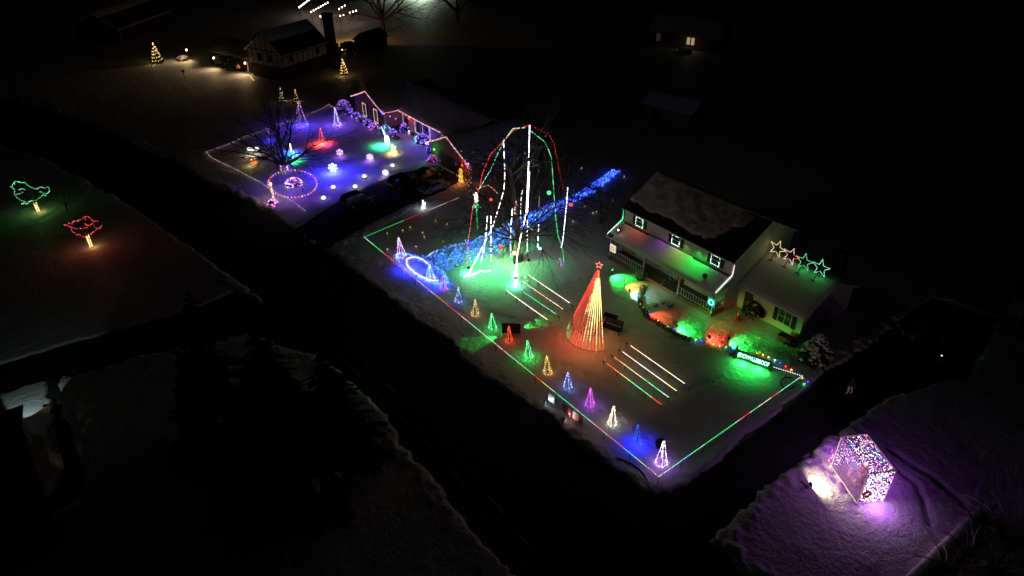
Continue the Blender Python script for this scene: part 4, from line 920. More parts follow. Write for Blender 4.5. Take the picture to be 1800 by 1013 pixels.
# ------------------------------------------------------------------ river and pond of blue lights
riv = [(752, 470), (790, 452), (840, 437), (880, 416), (935, 385), (980, 363), (1015, 347), (1040, 333), (1060, 319), (1083, 300)]
P = [at(x, y) for x, y in riv]; wid = [2.9, 3.1, 2.6, 2.1, 1.5, 1.15, 1.0, 1.2, .8, .8]
rv = thing('light_river', P[4], 'winding river of blue lights running from pond to the back yard', 'light river')
rq = random.Random(9); pts = []; bp_ = []
cum = [0]
for a, b in zip(P, P[1:]): cum.append(cum[-1] + (b - a).length)
def rivp(s_):
    k = max(i for i in range(len(cum) - 1) if cum[i] <= s_); f = (s_ - cum[k]) / (cum[k + 1] - cum[k]); d = (P[k + 1] - P[k]).normalized()
    return P[k].lerp(P[k + 1], f), Vector((-d.y, d.x, 0)), wid[k] + (wid[k + 1] - wid[k]) * f
for i in range(1000):
    s_ = cum[-1] * rq.random() ** .9 * .999
    while .79 < s_ / cum[-1] < .83 and rq.random() < .8 or .68 < s_ / cum[-1] < .70 and rq.random() < .6: s_ = cum[-1] * rq.random() * .999
    c, w_, wd = rivp(s_); wd *= 1 + .35 * float(N2(np.array(s_ * .45), np.array(1.7)))
    f = max(-1.25, min(1.25, rq.choice([-.95, -.72, -.5, -.27, -.05, .2, .42, .65, .9]) + rq.gauss(0, .07))); pts.append(c + w_ * (f * wd * .82) + Vector((0, 0, .07 + rq.uniform(0, .1))))
bulbs(pts, lambda i, n: E('blue', 8) if pts[i].x > P[5].x - 2 and i % 3 else random.choice([E('blue', 9), E('blue', 7), E('deep', 8), E('azure', 6), E('azure', 5)] + ([E('cyan', 5)] if i % 4 == 0 else [])), .05, rv, 'blue_leds')
bank_ = MB()
for i in range(140): c, w_, wd = rivp(cum[-1] * i / 140.0); bank_.tube([c - w_ * wd * .8 + Vector((0, 0, .05)), c + w_ * wd * .8 + Vector((0, 0, .05))], .008, WIRE, n=3)
bank_.build('net', rv, 'stuff')
for f, a0, a1, lab in ((.62, 0, .44, 'upper cyan white string running along the blue river'), (-.15, .03, .40, 'middle white string running along the blue river'), (-.62, .1, .36, 'lower white string of the blue river'), (.25, .44, .64, 'pale string along the far stretch of blue river')):
    L = []
    for k in range(30):
        c, w_, wd = rivp(cum[-1] * (a0 + (a1 - a0) * k / 29)); L.append(c + w_ * (f * wd + .12 * math.sin(k * 1.7)) + Vector((0, 0, .16)))
    s = thing('light_string', L[0], lab, 'light string', 'pale strings along the blue river'); MB().tube(L, .01, WIRE, n=3).build('cord', s)
    bulbs(resample(L, .13), lambda i, n: random.choice([E('cool', 3), E('cyan', 3), E('azure', 2)]) if (i // 9) % 3 else E('azure', 1.8), .042, s, 'leds')
for k, s_ in enumerate((.06, .2, .34, .48, .62, .74, .86, .95)):
    c, w_, wd = rivp(cum[-1] * s_); down('river_glow', c + Vector((0, 0, .9)), (.03, .10, 1) if k < 4 else (.02, .03, 1), 30 if k < 4 else 14, rv, .5)
pc = at(744, 472); pond = thing('light_pond', pc, 'oval pond of blue lights ringed by a white string', 'light pond')
rim = [at(x, y, .12) for x, y in [(714, 459), (717, 454), (726, 451), (735, 453), (745, 458), (754, 463), (752, 466)]]
ring = [at(x, y, .12) for x, y in [(752, 463), (744, 457), (733, 452.5), (722, 452), (715, 456), (714.5, 463), (719, 470), (727, 477), (737, 484), (748, 490), (760, 493), (770, 493)]]
bulbs(resample(ring, .09), [E('white', 3.5), E('cool', 4), E('lilac', 4)], .05, pond, 'white_leds', .03)
pts = []
for i in range(420):
    a = rq.uniform(0, 6.283); q = math.sqrt(rq.random()) if i % 2 else rq.uniform(.85, 1.02)
    x = 742 + 45 * q * math.cos(a) + 9 * q * math.sin(a); y = 473 + 17 * q * math.cos(a) + 24 * q * math.sin(a) * .95; pts.append(at(x, y, .08))
bulbs(pts, lambda i, n: E('blue', 8) if i % 2 else random.choice([E('blue', 9), E('azure', 5), E('deep', 8), E('cyan', 4)]), .042, pond, 'blue_leds')
for x, y in ((735, 468), (752, 480), (722, 462), (770, 492), (712, 465)): down('pond_glow', at(x, y, .7), (.012, .016, 1), 200, pond, .3)
mini_tree(757, 491, 463, 17, ['white', 'cool', 'azure', 'cyan'], 4, 5, 'white and azure wire cone tree standing in the blue pond', .09, pole=False)
# tiny stake lights scattered on the snow
for i, (px, py) in enumerate([(681, 412.5), (708, 407.5), (721, 402), (743, 411.5), (746, 419), (766, 390.5), (779.5, 427), (786, 397), (681, 441), (699, 427), (808, 389), (731.5, 436), (1048, 375), (1028, 364), (1042, 377), (1022, 298), (1097, 313), (1007, 392), (1076, 363)]):
    p = at(px, py); s = thing('stake_light', p, 'tiny pale stake light glowing on the open snow by itself', 'stake light', 'tiny stake lights scattered on the snow')
    h = .9 if px > 1070 and px < 1080 else .22; MB().tube([p, p + Vector((0, 0, h - .03))], .012, BLACK, n=4).build('stake', s); MB().octa(p + Vector((0, 0, h)), .06, E('warm' if i < 8 else 'white', 2.2)).build('globe', s)
# lit angel at the rail on the driveway side
p = at(744.5, 366); s = thing('angel_figure', p, 'small blue white lit angel beside the driveway rail', 'figure'); M = E('cool', 2.2)
mb = MB(); mb.lathe([(.28, 0), (.2, .35), (.1, .75), (.12, .8), (.05, .9)], p, M, 9); mb.build('robe', s); mb = MB(); mb.blob(p + Vector((0, 0, 1.02)), .1, .1, .12, M, 8, 5); mb.build('head', s)
for sx in (-1, 1): mb = MB(); mb.prism([p + Vector((.05, 0, .75)), p + Vector((.1, sx * .4, 1.0)), p + Vector((.1, sx * .35, .45))], (.03, 0, 0), M); mb.build('wing', s)
lamp('glow', p + Vector((-.4, -.3, .5)), HUES['cool'], 5, s, .1)
# dark small tree past the house corner
bare_tree('bare_tree', at(1057, 392), 5.0, .1, 33, 'small dark bare tree beyond the left house corner', limbs=7, levels=3, kids=(3, 3, 3), droop=-.06, rmin=.014)

# ------------------------------------------------------------------ ranch house outlined in pink lights
RX = 50.65; ROSE = mat('rose_brick', (.30, .17, .15), .85, noise=.2, nscale=5); RS = mat('grey_siding', (.42, .38, .40), .7, noise=.1, nscale=3)
ranch = thing('ranch_house', (RX + 4, 92, 0), 'long low ranch house outlined in pink lights behind the blue lawn', 'house')
mb = MB(); mb.box(RX + 3, 63, 85.1, 98.8, -.1, 3.3, RS); siding_wall(mb, (RX + 3, 85.15), (RX + 3, 98.8), .2, 3.3, (-1, 0), RS)
for (a, b, ez, pz, m_, back) in ((75.1, 85.1, 2.7, 5.0, ROSE, 63), (98.8, 109.0, 3.45, 5.5, ROSE, 63)):
    mb.box(RX, back, a, b, -.1, ez, m_); mb.prism([(RX, a, ez), (RX, b, ez), (RX, (a + b) / 2, pz)], (back - RX, 0, 0), m_)
mb.build('wall', ranch)
# brick courses standing proud on the two gables and return wall
bk = MB()
for (a, b, ez) in ((98.85, 108.95, 3.4),):
    z = .2
    while z < ez: bk.box(RX - .022, RX, a, b, z, z + .16, ROSE); z += .19
z = .2
while z < 3.2: bk.box(RX + .02, RX + 2.95, 98.78, 98.8, z, z + .16, ROSE); z += .19
bk.build('brick_courses', ranch, 'stuff')
mb = MB(); sn = MB()
def gable_roof(a, b, ez, pz, x0, x1, seed):
    m = (a + b) / 2; e = ez - .08
    for P in ([(x0, a - .35, e), (x1, a - .35, e), (x1, m, pz + .06), (x0, m, pz + .06)], [(x1, b + .35, e), (x0, b + .35, e), (x0, m, pz + .06), (x1, m, pz + .06)]):
        roof_slab(mb, P, .12); snow_slab(sn, P, .16, 16, 10, seed=seed, rough=.03)
gable_roof(75.1, 85.1, 2.72, 5.0, RX - .35, 63.3, 31); gable_roof(98.8, 109, 3.47, 5.5, RX - .35, 58, 32)
for P in ([(RX + 2.5, 82.0, 3.28), (RX + 2.5, 100.5, 3.28), (58, 103.5, 6.1), (58, 79.5, 6.1)], [(63.6, 109.2, 3.28), (63.6, 79.5, 3.28), (58, 79.5, 6.1), (58, 103.5, 6.1)]):
    roof_slab(mb, P, .12); snow_slab(sn, P, .17, 34, 14, seed=35, rough=.05)
rf = mb.build('roof', ranch); sn.build('snow_cover', rf, smooth=True)
tr = MB(); tr.box(RX + 2.42, RX + 2.49, 85.5, 98.4, 3.08, 3.27, WHITE)
for (a, b, ez, pz) in ((75.1, 85.1, 2.62, 5.0), (98.8, 109, 3.37, 5.5)):
    m = (a + b) / 2
    for s_ in (1, -1):
        y0 = a - .35 if s_ > 0 else b + .35; tr.prism([(RX - .4, y0, ez - .18), (RX - .4, y0, ez), (RX - .4, m, pz + .04), (RX - .4, m, pz - .16)], (.04, 0, 0), WHITE)
tr.box(RX - .03, RX + .06, 98.7, 98.8, .1, 3.4, WHITE); tr.build('trim', ranch)
for yc in (105.5, 101.6): window(ranch, (RX - .025, yc, 2.05), (0, 1), (-1, 0), 1.15, 2.1, [E('warm', 2.2), E('white', 2.0)], mull=(1, 3), r=.05, step=.2)
fw = window(ranch, (RX + 2.97, 92.2, 1.95), (0, 1), (-1, 0), 3.6, 2.1, None, mull=(3, 1), shutters=False)
bulbs(resample([(RX + 2.85, 94.3, .9), (RX + 2.85, 94.3, 3.05)], .16) + resample([(RX + 2.85, 92.0, .95), (RX + 2.85, 92.0, 3.05)], .16) + resample([(RX + 2.85, 89.9, .8), (RX + 2.85, 89.9, 3.05)], .16) + resample([(RX + 2.85, 94.3, .9), (RX + 2.85, 92.8, .8)], .2) + resample([(RX + 2.85, 98.0, .9), (RX + 2.85, 98.0, 3.1)], .22) + resample([(RX + 2.85, 86.4, 1.6), (RX + 2.85, 86.4, 3.0)], .2), [E('white', 2.4), E('lilac', 2.4)], .05, fw, 'string_lights')
d = MB(); d.box(RX + 2.86, RX + 2.97, 96.6, 97.6, .1, 2.3, mat('dark_door', (.03, .02, .02), .5)); d.build('door', ranch)
gd = MB(); gd.box(RX - .06, RX - .01, 77.1, 82.9, .05, 2.1, mat('garage_door_paint', (.05, .05, .06), .5)); g_ = gd.build('garage_door', ranch)
src = None
for i in range(4):
    for j in range(8):
        if src is None: m_ = MB(); m_.box(-.03, -.0, -.32, .32, -.21, .21, mat('garage_door_paint', (.05, .05, .06), .5)); src = m_.build('door_panel'); src.parent = g_; o = src
        else: o = share(src, (0, 0, 0), g_)
        o.location = Vector((RX - .06, 77.46 + .717 * j, .32 + .51 * i)) - Vector((RX + 4, 92, 0))
def sag(P, n=6, d=.06): 
    out = []
    for a, b in zip(P, P[1:]):
        for k in range(n): t_ = k / n; out.append(Vector(a).lerp(Vector(b), t_) - Vector((0, 0, d * 4 * t_ * (1 - t_))))
    return out + [Vector(P[-1])]
pk = [E('pink', 4), E('white', 4), E('pink', 4), E('orange', 3), E('lilac', 4)]
for lab, P in (('pink lights along the left gable edge of ranch house', [(RX - .48, 109.4, 3.42), (RX - .48, 103.9, 5.62), (RX - .48, 98.4, 3.42)]),
               ('pink lights along the recessed middle eave of ranch house', [(RX - .3, 98.42, 3.42), (RX + 2.4, 98.42, 3.36), (RX + 2.36, 98.2, 3.3), (RX + 2.36, 86.0, 3.3)]),
               ('pink lights along the garage gable edge of ranch house', [(RX - .48, 85.5, 2.66), (RX - .48, 80.1, 5.12), (RX - .48, 74.8, 2.66)])):
    s = thing('eave_lights', P[0], lab, 'light string'); Q = sag(P); MB().tube(Q, .012, WIRE, n=3).build('cord', s); bulbs(resample(Q, .19), pk, .05, s, 'bulbs', .02)
for (x, y, z, hue, w, lab) in ((RX + 2.6, 95.6, 2.75, 'red', 30, 'red floodlight beside the ranch house door'), (RX - .35, 83.6, 2.1, 'green', 30, 'green floodlight on the left corner of the ranch garage'), (RX - .35, 76.4, 2.05, 'red', 34, 'red floodlight on the right corner of the ranch garage')):
    s = thing('wall_floodlight', (x, y, z), lab, 'floodlight'); mb = MB(); mb.box(x + .12, x + .33, y - .05, y + .05, z - .05, z + .08, BLACK); mb.build('bracket', s); MB().blob((x, y, z), .15, .19, .14, E(hue, 4), 8, 5).build('bulb', s)
    lamp('glow', (x - .28, y, z), HUES[hue], w, s, .05)
for (x, y, z) in ((RX - .45, 98.5, 3.5), (RX - .45, 85.4, 2.5), (RX - .45, 74.9, 2.6)):
    s = thing('light_bunch', (x, y, z), {98.5: 'bunched violet bulbs at the ranch left gable corner', 85.4: 'bunched white bulbs where the garage gable starts', 74.9: 'bunched pink bulbs at the right end of the ranch garage'}[y], 'light bunch')
    bulbs([Vector((x, y, z)) + Vector((random.gauss(0, .1), random.gauss(0, .22), random.gauss(0, .2))) for _ in range(16)], {98.5: [E('blue', 4), E('violet', 4)], 85.4: [E('white', 4), E('lilac', 4)], 74.9: [E('pink', 4), E('lilac', 4)]}[y], .055, s, 'bulbs'); MB().tube([(x, y, z - .2), (x, y, z + .2)], .02, WIRE).build('clip', s)
dwn = [E('blue', 3)]; s = thing('wall_lights', (RX + 1.2, 98.7, 2.2), 'two violet dots on the brick return wall of ranch house', 'light'); bulbs([(RX + .9, 98.66, 2.6), (RX + 1.9, 98.66, 2.0)], E('violet', 5), .1, s, 'bulbs')
p = Vector((RX + 1.6, 98.1, 0)); bn3 = thing('garden_bench', p, 'dark bench against the brick wall of the ranch house', 'bench')
for i in range(3): m_ = MB(); m_.box(p.x - .7, p.x + .7, p.y - .25 + .17 * i, p.y - .1 + .17 * i, .42, .46, DARKWOOD); m_.build('seat_slat', bn3)
for i in range(2): m_ = MB(); m_.box(p.x - .7, p.x + .7, p.y + .28, p.y + .32, .58 + .2 * i, .72 + .2 * i, DARKWOOD); m_.build('back_slat', bn3)
for sx in (-1, 1): m_ = MB(); m_.box(p.x + sx * .62 - .03, p.x + sx * .62 + .03, p.y - .25, p.y + .3, 0, .42, DARKWOOD); m_.build('leg', bn3)
# lit shrubs round the ranch house
BV = [E('blue', 5), E('violet', 5), E('blue', 4), E('lilac', 4)]
for i, (px, py, r, h, n, cols, lab) in enumerate([(606, 202, 1.35, 2.5, 150, [E('blue', 2.6), E('violet', 3), E('lilac', 2.6)], 'largest round shrub netted in blue lights left of ranch house'), (626, 208, .75, 1.0, 40, BV, 'lilac lit low shrub nearest the big netted one'), (635, 214, .75, .95, 36, [E('lilac', 3), E('blue', 3)], 'second lit shrub along the left gable wall'),
      (647, 220, .7, .9, 36, BV, 'third lit shrub along the left gable wall'), (656, 227, .75, 1.0, 50, [E('blue', 6), E('pink', 5), E('violet', 6)], 'brightest violet shrub under the right gable window'), (677, 235, .9, 1.4, 50, [E('blue', 4), E('cyan', 3), E('violet', 4)], 'blue lit shrub behind the lit reindeer'), (690, 240, .7, 1.2, 45, BV, 'violet lit shrub right of the reindeer'),
      (713, 233, .85, 1.5, 60, BV, 'blue lit shrub with red glow by the front door'), (744, 254, 1.15, 1.7, 100, BV, 'big violet lit shrub beneath the front window'), (757, 260, .7, .9, 40, BV, 'violet lit shrub at the left garage corner'), (757, 271, .6, 1.1, 30, [E('blue', 3.5)], 'dim blue shrub beside the green garage floodlight'), (760, 287, .65, 1.3, 40, [E('blue', 5), E('red', 5), E('violet', 4)], 'snow capped shrub lit green on top by garage')]):
    shrub('shrub', at(px, py), r, h, 60 + i, lab, cols, n, .055, 'lit shrubs round the ranch house', snow=.5)
for i, (px, py, r, h, lab) in enumerate([(697, 245, .5, .5, 'small dark unlit shrub right of the violet ones'), (727, 237, .5, .5, 'small dark unlit shrub under the front window')]): shrub('shrub', at(px, py), r, h, 80 + i, lab, snow=.1)
p = at(733, 249); s = thing('globe_light', p, 'turquoise lit globe at the left of the big violet shrub', 'light globe'); MB().blob(p + Vector((0, 0, .5)), .42, .42, .45, E('cyan', 1.1), 12, 8).build('globe', s); MB().lathe([(.3, 0), (.22, .08)], p, WHITE, 10).build('base', s); lamp('glow', p + Vector((-.5, -.3, .6)), HUES['cyan'], 9, s, .2)
for px, py, lab in ((719, 236, 'small pale candle light by the ranch front path'), (702, 226, 'small pale candle light near the brick return wall')):
    p = at(px, py); s = thing('candle_light', p, lab, 'candle light'); MB().tube([p, p + Vector((0, 0, .4))], .07, E('lilac', 2.5), n=7).build('candle', s); MB().lathe([(.06, 0), (.09, .06), (.02, .2)], p + Vector((0, 0, .41)), E('white', 5), 7).build('flame', s)

# ------------------------------------------------------------------ decorations on the ranch lawn
yl = [[(771, 288), (755, 285), (742, 278)], None]
def yard_string(pxs, label, z=.32, step=.3, posts=True, cols=None):
    P = [at(x, y, z + random.uniform(-.05, .05)) for x, y in pxs]; Q = sag(P, 5, .05); s = thing('yard_string', P[0] - Vector((0, 0, z)), label, 'light string'); MB().tube(Q, .012, WIRE, n=3).build('cord', s)
    for q in P: MB().tube([(q.x, q.y, -.05), (q.x, q.y, q.z)], .015, WIRE, n=4).build('stake', s)
    bulbs(resample(Q, step), cols or [E('warm', 1.3), E('white', 1.2), E('lilac', 1.2)], .05, s, 'bulbs', .02)
yard_string([(362, 267), (372, 277), (390, 286), (408, 294), (425, 303), (442, 312), (458, 320), (474, 331), (483, 336), (500, 345), (516, 354), (528, 364), (538, 371)], 'low string of pale lights along the ranch lawn street side')
yard_string([(362, 267), (385, 259), (402, 253), (415, 247), (430, 240), (448, 234), (466, 228), (480, 222), (505, 214), (524, 206), (545, 199), (566, 191), (578, 183), (587, 189)], 'low string of pale lights along far side of ranch lawn')
yard_string([(494, 177), (508, 177), (520, 174), (532, 178)], 'short string of orange lights behind the dark bare tree', cols=[E('warm', 1.6), E('orange', 1.6)])
MTR = [(531, 221, 178, 22, ['lilac', 'azure', 'blue', 'pink', 'violet'], 3.4, 9, 'tall slim violet and azure wire cone behind the bare tree', .14, ('blue', 50)), (593, 220, 189, 14, ['lilac', 'white', 'lilac', 'azure'], 4, 7, 'white lilac wire cone left of the netted shrub', .12, ('violet', 12)),
       (566, 253, 226, 13, ['red', 'red', 'orange'], 3.4, 8, 'red wire cone throwing red light on the ranch lawn', .11, ('red', 170)), (475, 248, 229, 12, ['blue', 'violet'], 1.6, 7, 'dim blue wire cone behind branches on ranch lawn', .17, ('blue', 12))]
for px, by, ty, w, hues, s_, nr, lab, dn, gl in MTR: mini_tree(px, by, ty, w, hues, s_, nr, lab, dn, r=.05, glow=gl, group='wire cone trees on the ranch lawn', pole=False)
def snowflake(px, py, rpx, hue, s_, label, w, gh=None, br=.055, arms=6, h=None):
    p = at(px, py); r = rpx * mpp(p); c = p + Vector((0, 0, (h or r) + .15)); s = thing('snowflake_light', p, label, 'snowflake light'); u = Vector((HY, -HX, 0)); Z = Vector((0, 0, 1)); pts = []; mb = MB()
    for k in range(arms):
        a = math.pi / 2 + 2 * math.pi * k / arms; d = u * math.cos(a) + Z * math.sin(a); e = u * -math.sin(a) + Z * math.cos(a); mb.tube([c, c + d * r], .012, WIRE, n=3); pts += resample([c, c + d * r], .12)
        for f in (.55, .85):
            for sg_ in (1, -1): pts += resample([c + d * r * f, c + d * r * (f + .18) + e * (sg_ * r * .25)], .12)
    mb.tube([p - Vector((0, 0, .05)), c], .015, WIRE, n=4); mb.build('frame', s); bulbs(pts, [E(x, s_) for x in hue], br, s, 'leds'); down('glow', c + Vector((-HX * .5, -HY * .5, .1)), HUES[gh or 'lilac'], w * 1.4, s, .2)
    return s
snowflake(598, 275, 5.6, ['lilac', 'white'], 3.2, 'lilac snowflake light in the middle of the ranch lawn', 14, 'violet'); snowflake(651, 283, 5.6, ['lilac', 'white'], 3.6, 'lilac snowflake light right of lawn centre', 14, 'violet')
snowflake(586.5, 304, 8, ['white', 'cool', 'cyan'], 6, 'large white star flake in a deep blue glow', 60, 'blue', br=.055, arms=7); p = at(586, 304); down('blue_glow', p + Vector((-.3, -.3, 4.6)), (.05, .025, 1), 1500, bpy.data.objects['snowflake_light.002'], .3); down('blue_glow', p + Vector((-.5, -.4, 1.3)), (.006, .008, 1), 2300, bpy.data.objects['snowflake_light.002'], .2)  # the higher lamp is an added fill, spreading blue violet over the lawn
snowflake(678, 310, 5, ['white', 'lilac'], 4, 'small white flake beside the parked cars', 7, 'lilac')
for px, py, s_, lab in ((690, 293, 1.6, 'white dome light nearest the gold angel side'), (640.5, 312, 1.8, 'white dome light above its pair near driveway'), (624.5, 330, 1.7, 'white dome light second in the row by driveway'), (586, 331, 1.9, 'white dome light below the large blue star'), (569, 350, 1.8, 'white dome light nearest the street')):
    p = at(px, py); s = thing('dome_light', p, lab, 'dome light', 'white dome lights on the ranch lawn'); MB().lathe([(.30, .05), (.32, .16), (.27, .3), (.17, .4), (.03, .45)], p, E('white', round(s_ * .75, 2)), 12).build('dome', s); MB().lathe([(.4, -.02), (.4, .05)], p, BLACK, 12).build('base', s); down('glow', p + Vector((0, 0, .95)), HUES['yellow'] if px > 600 else HUES['violet'], 10, s, .2)
def figure_stand(s, p): MB().tube([p - Vector((0, 0, .05)), p + Vector((0, 0, .4))], .015, WIRE).build('stake', s)
# tree outline with candle
u = Vector((HY, -HX, 0)); Z = Vector((0, 0, 1)); p = at(520, 281); k_ = mpp(p); s = thing('tree_outline', p, 'mint outline of a little tree with a green glow', 'light figure')
ol = [(-5, 0), (6, 0), (3, 5), (4, 7), (1, 11), (-.5, 14), (-3, 10), (-2, 7), (-4, 5), (-5, 0)]; Q = [p + u * (a * k_) + Z * (b * k_ * 1.15 + .1) for a, b in ol]; MB().tube(Q, .03, E('mint', 3), n=5).build('tube_light', s); figure_stand(s, p)
down('glow', p + Vector((-HX * .6, -HY * .6, .6)), (.02, 1, .15), 210, s, .15)
p = at(512, 266); s = thing('candle_light', p, 'tall white candle light with blue glow behind branches', 'candle light'); MB().tube([p, p + Z * .8], .1, E('cool', 3), n=8).build('candle', s); MB().lathe([(.07, 0), (.12, .12), (.02, .4)], p + Z * .82, E('white', 6), 7).build('flame', s); down('glow', p + Vector((-.5, -.4, .9)), (.02, .04, 1), 330, s, .1)
p = at(506, 273); s = thing('globe_light', p, 'pale blue globe light behind the bare tree branches', 'light globe'); MB().blob(p + Z * .4, .4, .4, .36, E('azure', 2.4), 10, 7).build('globe', s); MB().lathe([(.25, 0), (.2, .06)], p, WHITE, 9).build('base', s); down('glow', p + Vector((.8, -.6, .9)), (.03, .2, 1), 150, s, .1)
p = at(447, 288); s = thing('gift_boxes', p, 'red and yellow lit gift box under the left branches', 'light figure'); mb = MB(); mb.box(p.x - .35, p.x + .35, p.y - .1, p.y + .6, 0, .55, E('orange', 1.4)); mb.build('box', s); mb = MB(); mb.box(p.x - .38, p.x + .38, p.y + .18, p.y + .32, .56, .6, E('yellow', 2)); mb.build('ribbon', s); lamp('glow', p + Vector((-.7, -.6, .7)), HUES['yellow'], 16, s, .1)
p = at(446, 272); s = thing('cloud_light', p, 'white puffy cloud light above the gift box', 'light figure'); mb = MB()
for dx, r in ((-.55, .3), (-.15, .36), (.25, .3), (.6, .34)): mb.blob(p + u * dx + Z * (.9), r, r, r * .8, E('white', 2.6), 8, 6)
mb.build('cloud', s); MB().tube([p, p + Z * .7], .02, WIRE).build('stake', s); lamp('glow', p + Vector((-.5, -.5, .4)), HUES['warm'], 22, s, .1)
# reindeer and gold angel
p = at(681, 254); k_ = mpp(p); s = thing('reindeer_light', p, 'white glowing reindeer standing in a green pool of light', 'light figure'); M = E('white', 2.4)
mb = MB(); mb.blob(p + Z * 1.15, .26, .55, .3, M, 10, 7); mb.tube([p + Vector((0, .4, 1.25)), p + Vector((-.05, .68, 1.75)), p + Vector((-.05, .75, 1.95))], .14, M, n=8, r1=.1); mb.blob(p + Vector((-.08, .9, 1.98)), .11, .24, .12, M, 8, 5)
mb.build('body', s, smooth=True)
for sx in (-.15, .15):
    for y0, y1, y2 in ((.38, .42, .38), (-.36, -.46, -.4)): MB().tube([p + Vector((sx, y0, 1.0)), p + Vector((sx, y1, .5)), p + Vector((sx, y2, .02))], .085, E('cool', 2.2), n=6, r1=.05).build('leg', s)
    mb = MB(); mb.tube([p + Vector((sx * .5, .8, 2.05)), p + Vector((sx * 1.6, .7, 2.4)), p + Vector((sx * 1.8, .9, 2.7))], .04, E('mint', 2.4), n=4); mb.tube([p + Vector((sx * 1.5, .72, 2.35)), p + Vector((sx * 2.6, .95, 2.5))], .035, E('mint', 2.4), n=4); mb.build('antler', s)
MB().blob(p + Vector((0, -.58, 1.25)), .06, .1, .1, M, 6, 4).build('tail', s)
down('glow', p + Vector((-1.0, -.2, 1.0)), (.02, 1, .4), 300, s, .2)
p = at(691, 267); s = thing('angel_figure', p, 'gold lit kneeling angel with a yellow glow right of reindeer', 'light figure'); M = E('yellow', 2.4)
mb = MB(); mb.lathe([(.38, 0), (.3, .25), (.16, .6), (.17, .78), (.06, .86)], p, M, 10); mb.blob(p + Vector((.1, -.42, .16)), .3, .4, .16, M, 8, 5); mb.build('robe', s); MB().blob(p + Z * 1.02, .13, .13, .16, E('white', 3), 8, 6).build('head', s)
for sx in (-1, 1): MB().prism([p + Vector((.12, sx * .06, .8)), p + Vector((.3, sx * .45, 1.05)), p + Vector((.25, sx * .35, .4))], (.04, 0, 0), M).build('wing', s)
down('glow', p + Vector((-.5, -.7, .7)), HUES['yellow'], 60, s, .15)
# light ring, netted shrub, lantern post, poinsettia
P = [at(514 + 43 * math.cos(a), 323 + 24 * math.sin(a), .1) for a in np.linspace(0, 2 * math.pi, 44)]
s = thing('light_ring', at(514, 323), 'oval ring of orange and violet bulbs on the ranch lawn', 'light ring'); MB().tube(P, .012, WIRE, n=3).build('cord', s)
for i, q in enumerate(P[:-1]): m_ = MB(); m_.octa(q, .085, [E('orange', 3), E('lilac', 3), E('violet', 4), E('warm', 3), E('red', 3)][i % 5]); m_.build('bulb', s)
shrub('shrub', at(517, 327), 1.05, 1.1, 91, 'pink and violet netted shrub inside the bulb ring', [E('lilac', 5), E('pink', 5), E('violet', 6), E('white', 5), E('blue', 5)], 130, .06, snow=.5); down('glow', at(517, 327, 2.0), HUES['violet'], 40, bpy.data.objects['light_ring'], .4)
p = at(481, 350); s = thing('lantern_post', p, 'lamp post with warm lantern and lights winding down it', 'lamp post'); MB().tube([p, p + Z * 1.9], .05, BLACK, n=8).build('post', s); mb = MB(); mb.lathe([(.1, 0), (.17, .3), (.2, .32), (.02, .5)], p + Z * 1.9, E('warm', 3), 6); mb.build('lantern', s)
bulbs([p + Vector((.09 * math.cos(i * .9), .09 * math.sin(i * .9), .1 + i * .055)) for i in range(32)], [E('pink', 4), E('warm', 4), E('white', 4)], .05, s, 'string_lights', .03); lamp('glow', p + Vector((-.35, -.25, 2.1)), HUES['warm'], 30, s, .1)
shrub('shrub', at(480, 361), .6, .8, 92, 'small violet lit bush at the foot of lamp post', [E('violet', 5), E('lilac', 5), E('pink', 4)], 50, .06, snow=.2)
for nm_, W_ in (('tall slim violet and azure wire cone behind the bare tree', 750), ('white lilac wire cone left of the netted shrub', 750), ('big violet lit shrub beneath the front window', 500), ('pink and violet netted shrub inside the bulb ring', 420)):
    o_ = [o for o in COL.objects if o.get('label') == nm_][0]; down('violet_fill', Vector(o_.location) + Vector((-.6, -.4, 3.4)), (.13, .05, 1), W_ * .5, o_, .3)  # added fill lamps without fixtures, giving the ranch lawn a violet cast
# gold snowman pillar beside the garage
p = at(810.5, 321); s = thing('snowman_light', p, 'gold glowing stacked snowman light beside the ranch garage', 'light figure'); rr = [.34, .33, .28]
for i, z in enumerate((.36, .98, 1.52)): mb = MB(); mb.blob(p + Z * z, rr[i], rr[i], rr[i], E('gold', 1.6), 10, 7); mb.build('ball', s)
mb = MB(); mb.lathe([(.3, 0), (.3, .05), (.2, .06), (.19, .3)], p + Z * 1.76, E('gold', 1.0), 10); mb.build('hat', s); lamp('glow', p + Vector((-.6, -.5, .8)), HUES['orange'], 16, s, .2)
rt2, tp2 = bare_tree('bare_tree', at(827, 343), 5.2, .09, 44, 'small bare tree with sparse lights at the garage end', limbs=6, levels=3, kids=(3, 3, 2), rmin=.014)
q = at(827, 343); bulbs([q + Vector((random.gauss(0, .15), random.gauss(0, .15), z)) for z in np.linspace(.4, 4.4, 26)] + random.sample(tp2, 24), [E('lilac', 1.6), E('white', 1.6), E('pink', 1.4)], .045, rt2, 'string_lights')
rt3, tp3 = bare_tree('bare_tree', at(501, 302), 9.8, .36, 17, 'dark bare spreading tree with lit trunk on ranch lawn', limbs=9, levels=4, kids=(4, 3, 3, 2), droop=-.03, spread=1.15, fork=.12, limb_len=.58, rmin=.014)
q = at(501, 302); bulbs([q + Vector((.5 * math.cos(a * 1.1), .5 * math.sin(a * 1.1), .1 + .016 * a)) for a in range(70)], [E('lilac', 3), E('white', 3), E('violet', 3)], .055, rt3, 'trunk_lights', .04)
